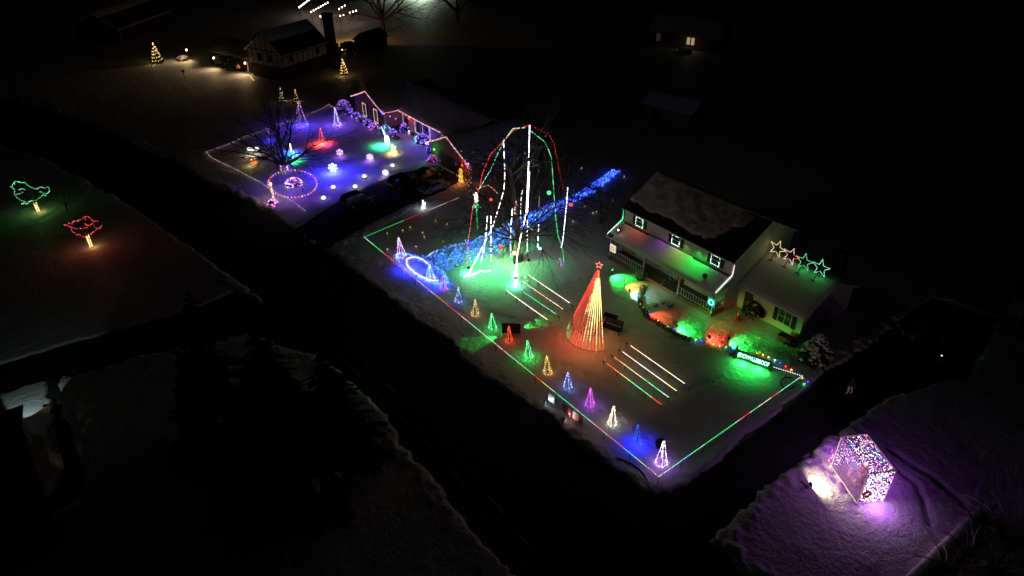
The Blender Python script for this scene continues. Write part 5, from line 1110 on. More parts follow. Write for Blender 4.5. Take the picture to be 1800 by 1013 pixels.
for px, py, h, w, hues, lab in ((523, 184, 15, 5.5, ['gold', 'warm'], 'slim gold lit evergreen behind the tall violet cone'), (497, 178, 14, 4, ['yellow', 'white'], 'dim gold lit slim evergreen behind dark branches')):
    p = at(px, py + 2); hgt = zof(py - 2 * h + 4, p); s = conifer('evergreen', p, hgt, w * mpp(p), 70 + px, lab)
    bulbs([p + Vector((w * mpp(p) * (1 - t_) * math.cos(t_ * 40), w * mpp(p) * (1 - t_) * math.sin(t_ * 40), hgt * (.08 + .92 * t_))) for t_ in np.linspace(0, 1, 44)], [E(x, 2) for x in hues], .06, s, 'string_lights', .08)

# ------------------------------------------------------------------ cars on the ranch driveway
def car(p, ang, L, W, H, pm, label, suv=True):
    root = thing('parked_car', p, label, 'car', 'cars parked on the ranch driveway', rz=0); u = Vector((math.cos(ang), math.sin(ang), 0)); w = Vector((-u.y, u.x, 0))
    def q(a, b, c): return p + u * a + w * b + Vector((0, 0, c))
    hl = L / 2; hd = .86 if suv else .78
    prof = [(-hl, .35), (-hl, hd - .05), (-hl + .12, hd + .05), (-.28 * L, hd + .1)] ; up = [(-hl, .32), (-hl - .02, .62), (-hl + .06, hd), (hl - 1.15, hd + .08), (hl - .15, hd - .12), (hl, .58), (hl - .03, .3)]
    if suv: up = [(-hl, .32), (-hl - .02, .6), (-hl + .05, hd + .1), (hl * .42, hd + .1), (hl - .2, hd - .06), (hl, .62), (hl - .03, .3)]
    mb = MB(); n = len(up)
    for s_, ins in ((1, 0),):
        A = [q(a, W / 2 - (.06 if c > hd - .1 else 0), c) for a, c in up]; B = [q(a, -W / 2 + (.06 if c > hd - .1 else 0), c) for a, c in up]
        mb.add(A + B, [tuple(range(n)), tuple(range(2 * n - 1, n - 1, -1))] + [(i, n + i, n + (i + 1) % n, (i + 1) % n) for i in range(n)], pm)
    b0, b1 = (-hl + .06, hl * .40) if suv else (-hl + .7, hl * .42); t0, t1 = (-hl + .42, hl * .08) if suv else (-hl + 1.4, hl * .05); zb = hd + .09
    C = [q(a, y, z) for (a, z) in ((b0, zb), (b1, zb), (t1, H - .04), (t0, H - .04)) for y in (W / 2 - .08, -W / 2 + .08)]
    C[4:] = [q(a, y, H - .04) for a in (t1, t0) for y in (W / 2 - .24, -W / 2 + .24)]
    mb.add(C, [(0, 1, 3, 2), (2, 3, 5, 4), (4, 5, 7, 6), (6, 7, 1, 0), (0, 2, 4, 6), (1, 7, 5, 3)], pm); mb.build('body', root)
    def quadpane(P, nm='window'):
        P = [Vector(x) for x in P]; c = sum(P, Vector((0, 0, 0))) / 4; nn = (P[1] - P[0]).cross(P[3] - P[0]).normalized(); out = c - (p + Vector((0, 0, 1)))
        nn = nn if nn.dot(out) > 0 else -nn; m_ = MB(); m_.prism([c + (x - c) * .86 + nn * .004 for x in P], nn * .012, GLASS); m_.build(nm, root)
    quadpane([C[2], C[3], C[5], C[4]], 'windscreen'); quadpane([C[6], C[7], C[1], C[0]], 'rear_window')
    for a, b, c, d in ((0, 2, 4, 6), (1, 3, 5, 7)):
        m0 = C[a].lerp(C[b], .5); m1 = C[d].lerp(C[c], .5); quadpane([C[a], m0, m1, C[d]]); quadpane([m0, C[b], C[c], m1])
    mb = MB(); rc = [q(a, y, H - .03) for a, y in ((t0 + .05, W / 2 - .3), (t1 - .05, W / 2 - .3), (t1 - .05, -W / 2 + .3), (t0 + .05, -W / 2 + .3))]; mb.prism(rc, (0, 0, .015), pm); mb.build('roof_panel', root)
    for a in (-hl * .62, hl * .62):
        for s_ in (1, -1):
            c = q(a, s_ * (W / 2 - .1), .34); tb = MB(); vs = []
            tb.tube([c - w * .11, c + w * .11], .34, RUBBER, n=16); wh = tb.build('wheel', root); rb = MB(); rb.tube([c + w * (s_ * .105), c + w * (s_ * .125)], .2, CHROME, n=10); rb.build('rim', wh)
    for s_ in (1, -1):
        m_ = MB(); m_.prism([q(hl - .06, s_ * (W / 2 - .12), .62), q(hl - .06, s_ * (W / 2 - .5), .62), q(hl - .1, s_ * (W / 2 - .5), .76), q(hl - .12, s_ * (W / 2 - .12), .78)], u * .07, mat('lamp_glass', (.5, .5, .5), .1)); m_.build('headlight', root)
        m_ = MB(); m_.prism([q(-hl - .03, s_ * (W / 2 - .1), .65), q(-hl - .03, s_ * (W / 2 - .3), .65), q(-hl + .0, s_ * (W / 2 - .3), .92), q(-hl + .0, s_ * (W / 2 - .1), .92)], u * .06, mat('tail_glass', (.25, .01, .01), .2)); m_.build('tail_light', root)
        m_ = MB(); m_.prism([q(hl * .36, s_ * (W / 2 - .02), 1.0), q(hl * .36, s_ * (W / 2 + .16), 1.0), q(hl * .36, s_ * (W / 2 + .16), 1.14), q(hl * .36, s_ * (W / 2 - .02), 1.14)], u * .1, pm); m_.build('mirror', root)
    return root
ca = math.atan2(1.0, 4.9) * .6
car(at(631, 358), ca, 4.8, 1.9, 1.75, paint('black', (.012, .012, .014)), 'black suv parked nearest the street on ranch driveway'); car(at(711, 326), ca, 4.8, 1.9, 1.75, paint('navy', (.012, .014, .022)), 'dark suv parked second from the street')
car(at(763, 334), ca, 4.3, 1.75, 1.45, paint('silver', (.34, .35, .37)), 'silver hatchback parked by the snowy driveway edge', False); car(at(752, 312), ca, 4.5, 1.8, 1.5, paint('charcoal', (.016, .018, .018)), 'dark car parked beside the silver hatchback', False)

# ------------------------------------------------------------------ half timbered house at the top
tc = at(499, 121, 2.7); tc.z = 0; tr_ = at(575.5, 96, 2.7); v_ = Vector((tr_.x - tc.x, tr_.y - tc.y, 0)); VL = v_.length; v_.normalize(); u_ = Vector((-v_.y, v_.x, 0))
TIM = mat('dark_timber', (.02, .014, .01), .8)
tud = thing('half_timbered_house', tc, 'half timbered house with pale upper walls and dark roof', 'house')
def TP(a, b, z): return tc + u_ * a + v_ * b + Vector((0, 0, z))     # a: along the front, b: back along the side
def tbox(mb, a0, a1, b0, b1, z0, z1, m): mb.add([TP(a, b, z) for z in (z0, z1) for a, b in ((a0, b0), (a1, b0), (a1, b1), (a0, b1))], [(0, 3, 2, 1), (4, 5, 6, 7), (0, 1, 5, 4), (1, 2, 6, 5), (2, 3, 7, 6), (3, 0, 4, 7)], m)
FL = 9.5; ET = zof(94.5, tc)
DBRICK = mat('dark_brick', (.06, .04, .035), .9, noise=.3, nscale=5)
mb = MB(); tbox(mb, .25, FL - .25, .25, VL + 3, -.1, 2.7, DBRICK); tbox(mb, 0, FL, 0, VL, 2.7, ET, STUCCO); mb.prism([TP(0, 0, ET), TP(FL, 0, ET), TP(FL / 2, 0, ET + 3.4)], v_ * VL, STUCCO)
tbox(mb, FL - .2, FL + 14, 1.5, 9, -.1, 2.8, DBRICK); tbox(mb, 1.0, FL - 1, VL, VL + 3.4, -.1, 4.0, DBRICK); mb.build('wall', tud)
def beam(b0, b1, z0, z1, a=-.035): m_ = MB(); tbox(m_, a, -.002, b0, b1, z0, z1, TIM); m_.build('timber', tud)
nb = 9
for i in range(nb + 1): b = VL * i / nb; beam(max(0, b - .09), min(VL, b + .09), 2.9, ET - .02)
beam(0, VL, 2.7, 2.9, -.045); beam(0, VL, ET - .85, ET - .68, -.045)
for i in range(8):
    a = FL * i / 7; m_ = MB(); tbox(m_, max(.001, a - .09), min(FL - .001, a + .09), -.035, -.002, 2.72, ET + (3.2 * (1 - abs(a / FL * 2 - 1))), TIM); m_.build('timber', tud)
m_ = MB(); tbox(m_, 0, FL, -.05, -.004, ET - .1, ET + .1, TIM); m_.build('timber', tud)
for b in (VL * .18, VL * .78): window(tud, TP(-.01, b, 2.7 + (ET - 2.7) * .48), v_, -u_, .9, 1.0, None, mull=(1, 2), shutters=False, frame=TIM)
for a in (FL * .35, FL * .65): window(tud, TP(a, -.01, 2.7 + (ET - 2.7) * .5), u_, -v_, .9, 1.2, None, mull=(1, 2), shutters=False, frame=TIM)
mb = MB(); sn = MB()
for (a0, am) in ((-.5, FL / 2), (FL + .5, FL / 2)):
    P = [TP(a0, -.5, ET - .3), TP(a0, VL + .4, ET - .3), TP(am, VL + .4, ET + 3.5), TP(am, -.5, ET + 3.5)]; roof_slab(mb, P, .15)
    snow_slab(sn, P, .12, 14, 8, seed=41, rough=.05, bare=lambda a, b: -.3 if b < .55 else 0)
for (b0, bm) in ((1.1, 5.2), (9.4, 5.2)):
    P = [TP(FL, b0, 2.75), TP(FL + 14.4, b0, 2.75), TP(FL + 14.4, bm, 5.0), TP(FL, bm, 5.0)]; roof_slab(mb, P, .13); snow_slab(sn, P, .14, 18, 8, seed=42)
P = [TP(.4, VL + .4, 4.9), TP(.4, VL + 3.9, 3.7), TP(FL - .5, VL + 3.9, 3.7), TP(FL - .5, VL + .4, 4.9)]; roof_slab(mb, P, .13)
rf = mb.build('roof', tud); sn.build('snow_cover', rf, smooth=True)
mb = MB(); tbox(mb, -1.0, .6, VL + .5, VL + 1.9, -.1, 10.3, DBRICK); tbox(mb, -1.1, .7, VL + .4, VL + 2.0, 10.1, 10.5, DBRICK); tbox(mb, -1.3, .9, VL + .2, VL + 2.2, -.1, 4.6, DBRICK); mb.build('chimney', tud)
# warm wall lamps and lit front of its wing
for px, py, gx, gy, w, lab in ((327.5, 88, -.8, -.9, 140, 'leftmost warm wall lamp on the half timbered house wing'), (375.5, 102, -.6, -.9, 110, 'middle warm wall lamp beside climbing shrubs'), (430.5, 111, -.6, -.9, 130, 'warm wall lamp in the entrance of half timbered house')):
    p = at(px, py, 2.2); s = thing('wall_lamp', p, lab, 'wall lamp'); mb = MB(); mb.lathe([(.1, 0), (.17, .25), (.05, .36)], p - Vector((0, 0, .18)), em('lamp_warm', (1, .62, .30), 14), 8); mb.build('globe', s); mb = MB(); mb.tube([p + Z * .18, p + Z * .4 - v_ * -.3], .03, BLACK); mb.build('bracket', s); lamp('glow', p - v_ * .45 - Z * .05, (1, .66, .33), w * 2.1, s, .08, 'SPOT', p - v_ * 2.2 - Z * 2.2, 150, .7)
p = at(430, 124); sp = thing('strip_lights', p, 'warm lights down the entrance post of the half timbered house', 'light string'); bulbs(resample([at(434, 110, 2), at(437, 128, .3)], .22) + resample([at(440, 134, .4), at(446, 142, .1)], .25), [E('warm', 3), E('gold', 2)], .06, sp, 'bulbs', .03); MB().tube([at(434, 110, 2), at(437, 128, .3)], .02, WIRE).build('cord', sp)
ev = p = at(420, 124); sp = conifer('evergreen', p, 1.3, .5, 5, 'tiny orange lit evergreen on the entrance step'); bulbs([p + Vector((random.gauss(0, .18), random.gauss(0, .18), random.uniform(.1, 1.2))) for _ in range(22)], [E('orange', 2.5), E('warm', 2.5)], .06, sp, 'string_lights')
for i, (px, py, r, h, lab) in enumerate([(392, 116, 1.5, 2.6, 'tall leafy climbing shrub left of the entrance'), (404, 121, 1.4, 2.6, 'leafy shrub nearest the lit entrance'), (383, 113, 1.0, 2.2, 'leafy shrub beside the middle wall lamp'), (322, 106, 1.3, .9, 'snow capped low bush under the leftmost lamp')]): shrub('shrub', at(px, py), r, h, 140 + i, lab, snow=.6 if i == 3 else .05, leaf=mat('green_leaves', (.09, .11, .05), .9))
for px, py, h, lab in ((268, 122, 5.2, 'bare pole at the left edge of the warm lit snow'), (325, 139, 2.4, 'small dark bird house post by the warm lit snow')):
    p = at(px, py); s = thing('garden_post', p, lab, 'post'); MB().tube([p - Z * .1, p + Z * h * .55], .06, DARKWOOD, n=6).build('pole', s); mb = MB(); mb.box(p.x - .2, p.x + .2, p.y - .2, p.y + .2, h * .55, h * .55 + .4, DARKWOOD) if px > 300 else mb.tube([p + Z * h * .5, p + Z * h * .58], .09, DARKWOOD); mb.build('cap', s)
for px, py, ty, wp, lab in ((278, 111, 76, 9, 'gold lit evergreen at far left on the warm snow'), (605.5, 132, 104, 6.5, 'gold lit evergreen right of the half timbered house')):
    p = at(px, py); hgt = zof(ty, p); w = wp * mpp(p); s = conifer('evergreen', p, hgt, w, 200 + px.__int__(), lab)
    bulbs([p + Vector((w * 1.05 * (1 - t_) * math.cos(t_ * 38), w * 1.05 * (1 - t_) * math.sin(t_ * 38), hgt * (.06 + .94 * t_))) for t_ in np.linspace(0, 1, 90)], [E('warm', 2.6), E('gold', 2.2)], .085, s, 'string_lights', .1); lamp('glow', p + Vector((-w * 1.2, -w, .8)), HUES['warm'], 10, s, .3)
# patio lights strung behind the house
for i, (a, b, n) in enumerate((((526, 13), (543, 0), 7), ((547, 21), (576, 5), 8), ((563, 29), (578, 24), 4), ((596, 16), (606, 10), 3), ((598, 28), (626, 19), 6), ((574, 35), (577, 33), 1))):
    A, B = at(*a, 3.0), at(*b, 3.0); s = thing('patio_lights', (A.x, A.y, 0), ['leftmost row of warm patio bulbs behind the dark roof', 'longest row of patio bulbs left of chimney', 'four patio bulbs just left of the chimney', 'short row of patio bulbs upper right of chimney', 'row of six patio bulbs right of the chimney', 'single patio bulb tucked against the roof'][i], 'light string')
    MB().tube([A + Z * .2, B + Z * .2], .015, WIRE, n=3).build('cord', s); pb_ = MB(); pb_.tube([(A.x, A.y, -.1), (A.x, A.y, 3.3)], .05, DARKWOOD); pb_.build('pole', s)
    for k in range(n): q = A.lerp(B, k / max(1, n - 1)); m_ = MB(); m_.lathe([(.03, .2), (.1, .12), (.17, 0), (.12, -.14), (.03, -.18)], q, em('patio_bulb', (1, .78, .66), 9), 8); m_.build('bulb', s)
p = at(612, 72, 2.6); s = thing('wall_lamp', p, 'amber lamp at the rear corner lighting the yard snow', 'wall lamp'); p = TP(.2, VL + 4.6, 2.6); s.location = p; MB().blob(p, .12, .12, .14, em('lamp_amber', (1, .55, .16), 5), 7, 5).build('globe', s); MB().tube([p + Z * .1, TP(.6, VL + 3.4, 2.8)], .03, BLACK).build('bracket', s); lamp('glow', at(616, 50, 3.4), (1, .52, .14), 520, s, .1)
p = at(742, -14); s = thing('yard_light', p, 'tall yard light pole over the greenish lit snow', 'lamp post'); MB().tube([p - Z * .2, p + Z * 6], .08, BLACK, n=8).build('pole', s); MB().lathe([(.3, 0), (.34, .1), (.1, .3)], p + Z * 6, BLACK, 10).build('head', s); lamp('glow', p + Z * 5.8, (.80, 1, .72), 21000, s, .25, 'SPOT', p + Vector((-2.5, -2.5, 0)), 118, 1.0)
# shed, trees and hedge at the back
p = at(653, 86); sh = thing('garden_shed', p, 'small dark garden shed on the amber lit snow', 'shed'); ca2, sa2 = v_, u_
def SP(a, b, z): return p + v_ * a + u_ * b + Vector((0, 0, z))
mb = MB(); L_, W2, H2 = 3.2, 2.0, 2.6
mb.add([SP(a, b, z) for z in (-.1, H2) for a, b in ((-L_, -W2), (L_, -W2), (L_, W2), (-L_, W2))], [(0, 3, 2, 1), (4, 5, 6, 7), (0, 1, 5, 4), (1, 2, 6, 5), (2, 3, 7, 6), (3, 0, 4, 7)], mat('shed_boards', (.10, .10, .12), .8)); mb.prism([SP(-L_, -W2, H2), SP(-L_, W2, H2), SP(-L_, 0, H2 + 1.3)], v_ * 2 * L_, mat('shed_boards', (.10, .10, .12), .8)); mb.build('wall', sh)
mb = MB()
for b in (-1, 1): roof_slab(mb, [SP(-L_ - .3, b * (W2 + .35), H2 - .2), SP(L_ + .3, b * (W2 + .35), H2 - .2), SP(L_ + .3, 0, H2 + 1.45), SP(-L_ - .3, 0, H2 + 1.45)], .1)
mb.build('roof', sh); mb = MB(); mb.add([SP(a, -W2 - .03, z) for z in (0, 2) for a in (-.6, .6)] + [SP(a, -W2 - .08, z) for z in (0, 2) for a in (-.6, .6)], [(4, 5, 7, 6), (0, 2, 3, 1), (0, 1, 5, 4), (2, 6, 7, 3), (0, 4, 6, 2), (1, 3, 7, 5)], DARKWOOD); mb.build('door', sh)
bare_tree('bare_tree', at(674, 58), 17, .55, 71, 'tall bare tree on the greenish snow behind the shed', limbs=8, levels=4, kids=(3, 3, 3, 2), droop=-.02, spread=1.1, fork=.22, limb_len=.5, rmin=.02)
bare_tree('bare_tree', at(805, 40), 16, .4, 72, 'bare tree at right edge of the greenish snow', limbs=8, levels=4, kids=(3, 3, 3, 2), droop=-.02, spread=1.0, fork=.2, rmin=.02)
for i, (px, py, r, h, lab) in enumerate([(614, 96, 2.2, 2.8, 'round dark bush between chimney and shed'), (623, 92, 1.8, 2.2, 'smaller dark bush against the shed wall')]): shrub('shrub', at(px, py), r, h, 150 + i, lab, snow=.02)
# neighbour house top left with pale trim
p = at(208, 52, 3); HL = at(300, 18, 3); d_ = Vector((HL.x - p.x, HL.y - p.y, 0)).normalized(); e_ = Vector((-d_.y, d_.x, 0)); nh = thing('neighbour_house', (p.x, p.y, 0), 'dark house with faint pale roof trim at top left', 'house'); o_ = Vector((p.x, p.y, 0))
def NP(a, b, z): return o_ + d_ * a + e_ * b + Vector((0, 0, z))
mb = MB(); mb.add([NP(a, b, z) for z in (-.1, 2.9) for a, b in ((.4, .3), (20, .3), (20, 11.6), (.4, 11.6))], [(0, 3, 2, 1), (4, 5, 6, 7), (0, 1, 5, 4), (1, 2, 6, 5), (2, 3, 7, 6), (3, 0, 4, 7)], DBRICK); mb.prism([NP(.4, .3, 2.9), NP(.4, 11.6, 2.9), NP(.4, 6, 6)], d_ * 19.6, DBRICK); mb.build('wall', nh)
mb = MB(); sn = MB()
for b in (0, 12): P = [NP(0, b, 3), NP(20.4, b, 3), NP(20.4, 6, 6.3), NP(0, 6, 6.3)]; roof_slab(mb, P, .1); snow_slab(sn, P, .1, 16, 8, seed=77, bare=lambda a, b: -.3 if b < .75 else 0)
rf = mb.build('roof', nh); sn.build('snow_cover', rf, smooth=True)
mb = MB(); mb.prism([NP(-.05, 0, 2.7), NP(-.05, 0, 3.15), NP(-.05, 6, 6.4), NP(-.05, 12, 3.15), NP(-.05, 12, 2.7), NP(-.05, 6, 6.0)], d_ * .04, WHITE); mb.prism([NP(0, -.04, 2.75), NP(20.4, -.04, 2.75), NP(20.4, -.04, 3.0), NP(0, -.04, 3.0)], e_ * .03, WHITE); mb.prism([NP(.38, .2, 0), NP(.55, .2, 0), NP(.55, .2, 2.8), NP(.38, .2, 2.8)], e_ * .08, WHITE); mb.build('trim', nh)
window(nh, NP(5, .28, 1.6), d_, -e_, 1.5, 1.2, None, mull=(2, 1), shutters=False); window(nh, NP(.38, 4, 1.6), e_, -d_, 1.3, 1.2, None, mull=(2, 1), shutters=False)

# ------------------------------------------------------------------ two lit young trees across the street
for px, py, tpx, tpy, hue, lines, lab in ((68, 373, 62, 356, 'green', [[(20, 327), (28, 320), (36, 320), (44, 323), (52, 327), (60, 332), (70, 331), (80, 331), (87, 328)], [(20, 327), (25, 334), (29, 342), (33, 350), (42, 354), (52, 355), (60, 352), (70, 348), (79, 343), (86, 340), (87, 328)], [(33, 333), (40, 333), (46, 334)], [(30, 340), (37, 340), (46, 339)], [(37, 357), (46, 358), (56, 354)], [(68, 336), (76, 339), (84, 342)]], 'young tree outlined in green lights with gold wrapped trunk'),
                                          (161, 435, 155, 413, 'red', [[(116, 396), (122, 393), (130, 389), (138, 388), (148, 384), (156, 382), (163, 387), (171, 390), (179, 394)], [(116, 396), (121, 399), (130, 402), (140, 402), (150, 400), (156, 399)], [(127, 405), (135, 410), (145, 415), (155, 416), (165, 408), (173, 402), (179, 396)], [(148, 394), (156, 395), (165, 394), (168, 402)], [(148, 384), (150, 381), (158, 381)]], 'young tree outlined in red lights with gold wrapped trunk')):
    b = at(px, py); D_ = dist(b); rt4, tp4 = bare_tree('young_tree', b, 3.6 if hue == 'green' else 4.2, .1, 300 + px, lab, limbs=7, levels=2, kids=(3, 3), droop=0, spread=1.1, fork=.38, limb_len=.5, rmin=.012)
    pts = []
    for k, L in enumerate(lines):
        Q = [onD(x, y, D_ + 1.3 * math.sin((x - px) * .09 + k * 1.3)) for x, y in L]; Q = [q if q.z > .3 else Vector((q.x, q.y, .3)) for q in Q]; Q = [q_ + Vector((random.gauss(0, .07), random.gauss(0, .07), random.gauss(0, .11))) for q_ in resample(Q, .45)]; pts += resample(Q, .15)
    bulbs(pts, lambda i, n: (E('white', 1.6) if random.random() < .22 else E('green', 2.6) if random.random() < .7 else E('mint', 1.6)) if hue == 'green' else random.choice([E('red', 2.6), E('red', 1.4), E('pink', 1.6)]), .038, rt4, 'canopy_lights', .04)
    tl = zof(tpy, b); bulbs([b + Vector((.15 * math.cos(i * .8) - .003 * i * .0, .15 * math.sin(i * .8), .06 + (tl - .1) * i / 90)) for i in range(90)], [E('warm', 2.2), E('yellow', 2.2)], .05, rt4, 'trunk_lights', .02)
    lamp('glow', b + Vector((.0, -.5, 1.6)), HUES[hue], 16, rt4, .4); lamp('glow', b + Vector((.35, -.35, .4)), HUES['warm'], 3.5, rt4, .15)
bare_tree('bare_tree', at(120, 372), 4.2, .06, 91, 'thin bare sapling between the green and red lit trees', limbs=5, levels=2, kids=(3, 3), rmin=.012)

# ------------------------------------------------------------------ dark conifers, house lower left
for i, (bx, by, ty, rad, lab) in enumerate([(405, 765, 503, 3.6, 'tall dark spruce at the left of the group by side street'), (505, 800, 548, 4.0, 'dark spruce in the middle of the group'), (600, 800, 600, 3.6, 'dark spruce nearest the main street'), (470, 900, 690, 3.6, 'lowest dark spruce of the group in front'), (372, 800, 610, 2.8, 'shorter dark spruce at the group left edge'), (560, 880, 690, 3.2, 'dark spruce at lower right of the group')]):
    p = at(bx, by); conifer('spruce_tree', p, zof(ty, p), rad, 400 + i, lab, 'dark spruces by the street corner', snow=.012, dens=.95)
bh = thing('corner_house', at(0, 800), 'dark roofed house lit by one porch lamp at lower left', 'house'); c0 = at(40, 712, 2.6)
bx, by = c0.x, c0.y
mb = MB(); mb.box(bx - 16, bx - .4, by - 14, by - .4, -.1, 2.6, BRICK); mb.build('wall', bh)
mb = MB(); sn = MB()
mb.prism([(bx - 16.4, by, 2.5), (bx, by, 2.5), (bx, by - 7, 5.4), (bx - 16.4, by - 7, 5.4)], (0, 0, .14), SHINGLE); mb.prism([(bx - 16.4, by - 14.4, 2.5), (bx, by - 14.4, 2.5), (bx, by - 7, 5.4), (bx - 16.4, by - 7, 5.4)], (0, 0, .14), SHINGLE); rf = mb.build('roof', bh)
mb = MB(); mb.prism([(bx - .4, by - .4, 2.6), (bx - .4, by - 14, 2.6), (bx - .4, by - 7, 5.3)], (-.1, 0, 0), BRICK); mb.build('gable', bh)
window(bh, (bx - .39, by - 4, 1.5), (0, 1), (1, 0), 1.3, 1.2, None, mull=(2, 1), shutters=False)
lp = Vector((bx - .9, by + .1, 1.95)); s = thing('wall_lamp', lp, 'wall lamp lighting the patch of snow beside the corner house', 'wall lamp'); MB().blob(lp, .09, .09, .12, E('cool', 4), 7, 5).build('globe', s); MB().tube([lp + Z * .1, (lp.x, by - .4, 2.15)], .025, BLACK).build('bracket', s); lamp('glow', lp + Vector((0, .12, 0)), (.74, 1, .95), 180, s, .06, 'SPOT', at(57, 697), 50, .25)
for px, py, lab in ((109, 800, 'tiny round path light on the inner side of driveway curve'), (62, 879, 'tiny round path light lowest along the curved driveway'), (83, 720, 'faint tiny path light near the corner house')):
    p = at(px, py); s = thing('path_light', p, lab, 'path light'); MB().tube([p, p + Z * .4], .025, BLACK, n=5).build('stem', s); MB().lathe([(.06, 0), (.07, .1)], p + Z * .32, E('warm', 1.2), 7).build('lens', s); MB().lathe([(.2, 0), (.17, .05), (.03, .1)], p + Z * .43, BLACK, 9).build('cap', s); lamp('glow', p + Z * .33, (1, .9, .75), 1.1 if px != 83 else .25, s, .05)

# ------------------------------------------------------------------ glowing box shelter with statues
F0, F1 = at(1461, 820), at(1506.5, 886); fu = (F1 - F0); FW = fu.length; fu.normalize(); fd = Vector((-fu.y, fu.x, 0)); fd = fd if fd.x > 0 else -fd; DP = 2.05; HT = zof(766, F0) * .97
def BP(a, b, z): return F0 + fu * a + fd * b + Vector((0, 0, z))
nb_ = thing('light_shelter', BP(FW / 2, DP / 2, 0), 'box shelter netted in coloured lights with a clear front', 'shelter')
PINKW = mat('pale_frame', (.8, .72, .74), .4)
for a, b in ((0, 0), (FW, 0), (0, DP), (FW, DP)): m_ = MB(); m_.tube([BP(a, b, -.05), BP(a, b, HT)], .045, PINKW, n=6); m_.build('post', nb_)
for A, B in ((BP(0, 0, HT), BP(FW, 0, HT)), (BP(0, 0, .06), BP(FW, 0, .06)), (BP(0, DP, HT), BP(FW, DP, HT)), (BP(0, 0, HT), BP(0, DP, HT)), (BP(FW, 0, HT), BP(FW, DP, HT)), (BP(FW, 0, .06), BP(FW, DP, .06)), (BP(0, 0, .06), BP(0, DP, .06))): m_ = MB(); m_.tube([A, B], .04, PINKW, n=6); m_.build('rail', nb_)
FELT = mat('white_sheet', (.42, .36, .42), .9, noise=.25, nscale=3)
for nm, A, B, off in (('back_wall', BP(0, DP - .03, 0), BP(FW, DP - .03, 0), fd * .02), ('side_wall', BP(FW - .03, .05, 0), BP(FW - .03, DP - .05, 0), fu * .02), ('side_wall', BP(.03, .05, 0), BP(.03, DP - .05, 0), -fu * .02)):
    m_ = MB(); m_.prism([A + Z * .05, B + Z * .05, B + Z * (HT - .06), A + Z * (HT - .06)], off * .5, mat('dark_net', (.05, .04, .09), .9)); m_.build(nm, nb_)
m_ = MB(); m_.prism([BP(.05, .05, .04), BP(FW - .05, .05, .04), BP(FW - .05, DP - .05, .04), BP(.05, DP - .05, .04)], (0, 0, .03), FELT); m_.build('floor', nb_)
gm = bpy.data.materials.new('clear_sheet'); gm.use_nodes = True; gt = gm.node_tree; gt.nodes.clear(); go_ = gt.nodes.new('ShaderNodeOutputMaterial'); mx = gt.nodes.new('ShaderNodeMixShader'); tp_ = gt.nodes.new('ShaderNodeBsdfTransparent'); df = gt.nodes.new('ShaderNodeBsdfTranslucent'); df.inputs[0].default_value = (.85, .8, .88, 1); tp_.inputs[0].default_value = (.95, .9, .97, 1); mx.inputs[0].default_value = .2
gt.links.new(tp_.outputs[0], mx.inputs[1]); gt.links.new(df.outputs[0], mx.inputs[2]); gt.links.new(mx.outputs[0], go_.inputs[0])
m_ = MB(); m_.prism([BP(.05, .0, .1), BP(FW - .05, .0, .1), BP(FW - .05, .0, HT - .05), BP(.05, .0, HT - .05)], fd * .006, gm); m_.build('clear_front', nb_)
rq = random.Random(13); pal = [E('white', 5), E('lilac', 5), E('white', 5), E('blue', 4), E('cyan', 3), E('pink', 4), E('orange', 3.5), E('violet', 5), E('lilac', 5), E('red', 3), E('azure', 4), E('yellow', 3)]
pale = [E('white', 6), E('lilac', 6), E('white', 6), E('lilac', 5), E('violet', 6), E('pink', 5)]
def net(n, f, pal_, r=.036):
    pts = [f(rq.random(), rq.random()) for _ in range(n)]; bulbs(pts, lambda i, k: random.choice(pal_(pts[i]) if callable(pal_) else pal_), r, nb_, 'net_lights', .02)
net(620, lambda a, z: BP(FW + .03, .05 + (DP - .1) * a, .1 + (HT - .15) * z), lambda p: pale if p.z < HT * .45 or rq.random() < .35 else pal)
net(560, lambda a, z: BP(.05 + (FW - .1) * a, DP - .07, .12 + (HT - .15) * z), lambda p: pal if p.z > HT * .45 else pale, .034)
net(230, lambda a, z: BP(.06, .08 + (DP - .16) * a, .12 + (HT - .15) * z), lambda p: pal if p.z > HT * .6 else pale, .034)
lamp('inner_glow', BP(FW * .5, DP * .5, HT * .75), (.75, .40, 1), 60, nb_, .3); lamp('side_glow', BP(FW + .7, DP * .55, .8), (.58, .14, .95), 70, nb_, .4); lamp('back_glow', BP(FW * .5, DP + .7, 1.0), (.55, .12, 1), 50, nb_, .4); lamp('front_glow', BP(FW * .35, -.5, 1.6), (.66, .16, .95), 50, nb_, .5); lamp('side_glow', BP(-.7, DP * .5, 1.1), (.55, .1, 1), 55, nb_, .4)
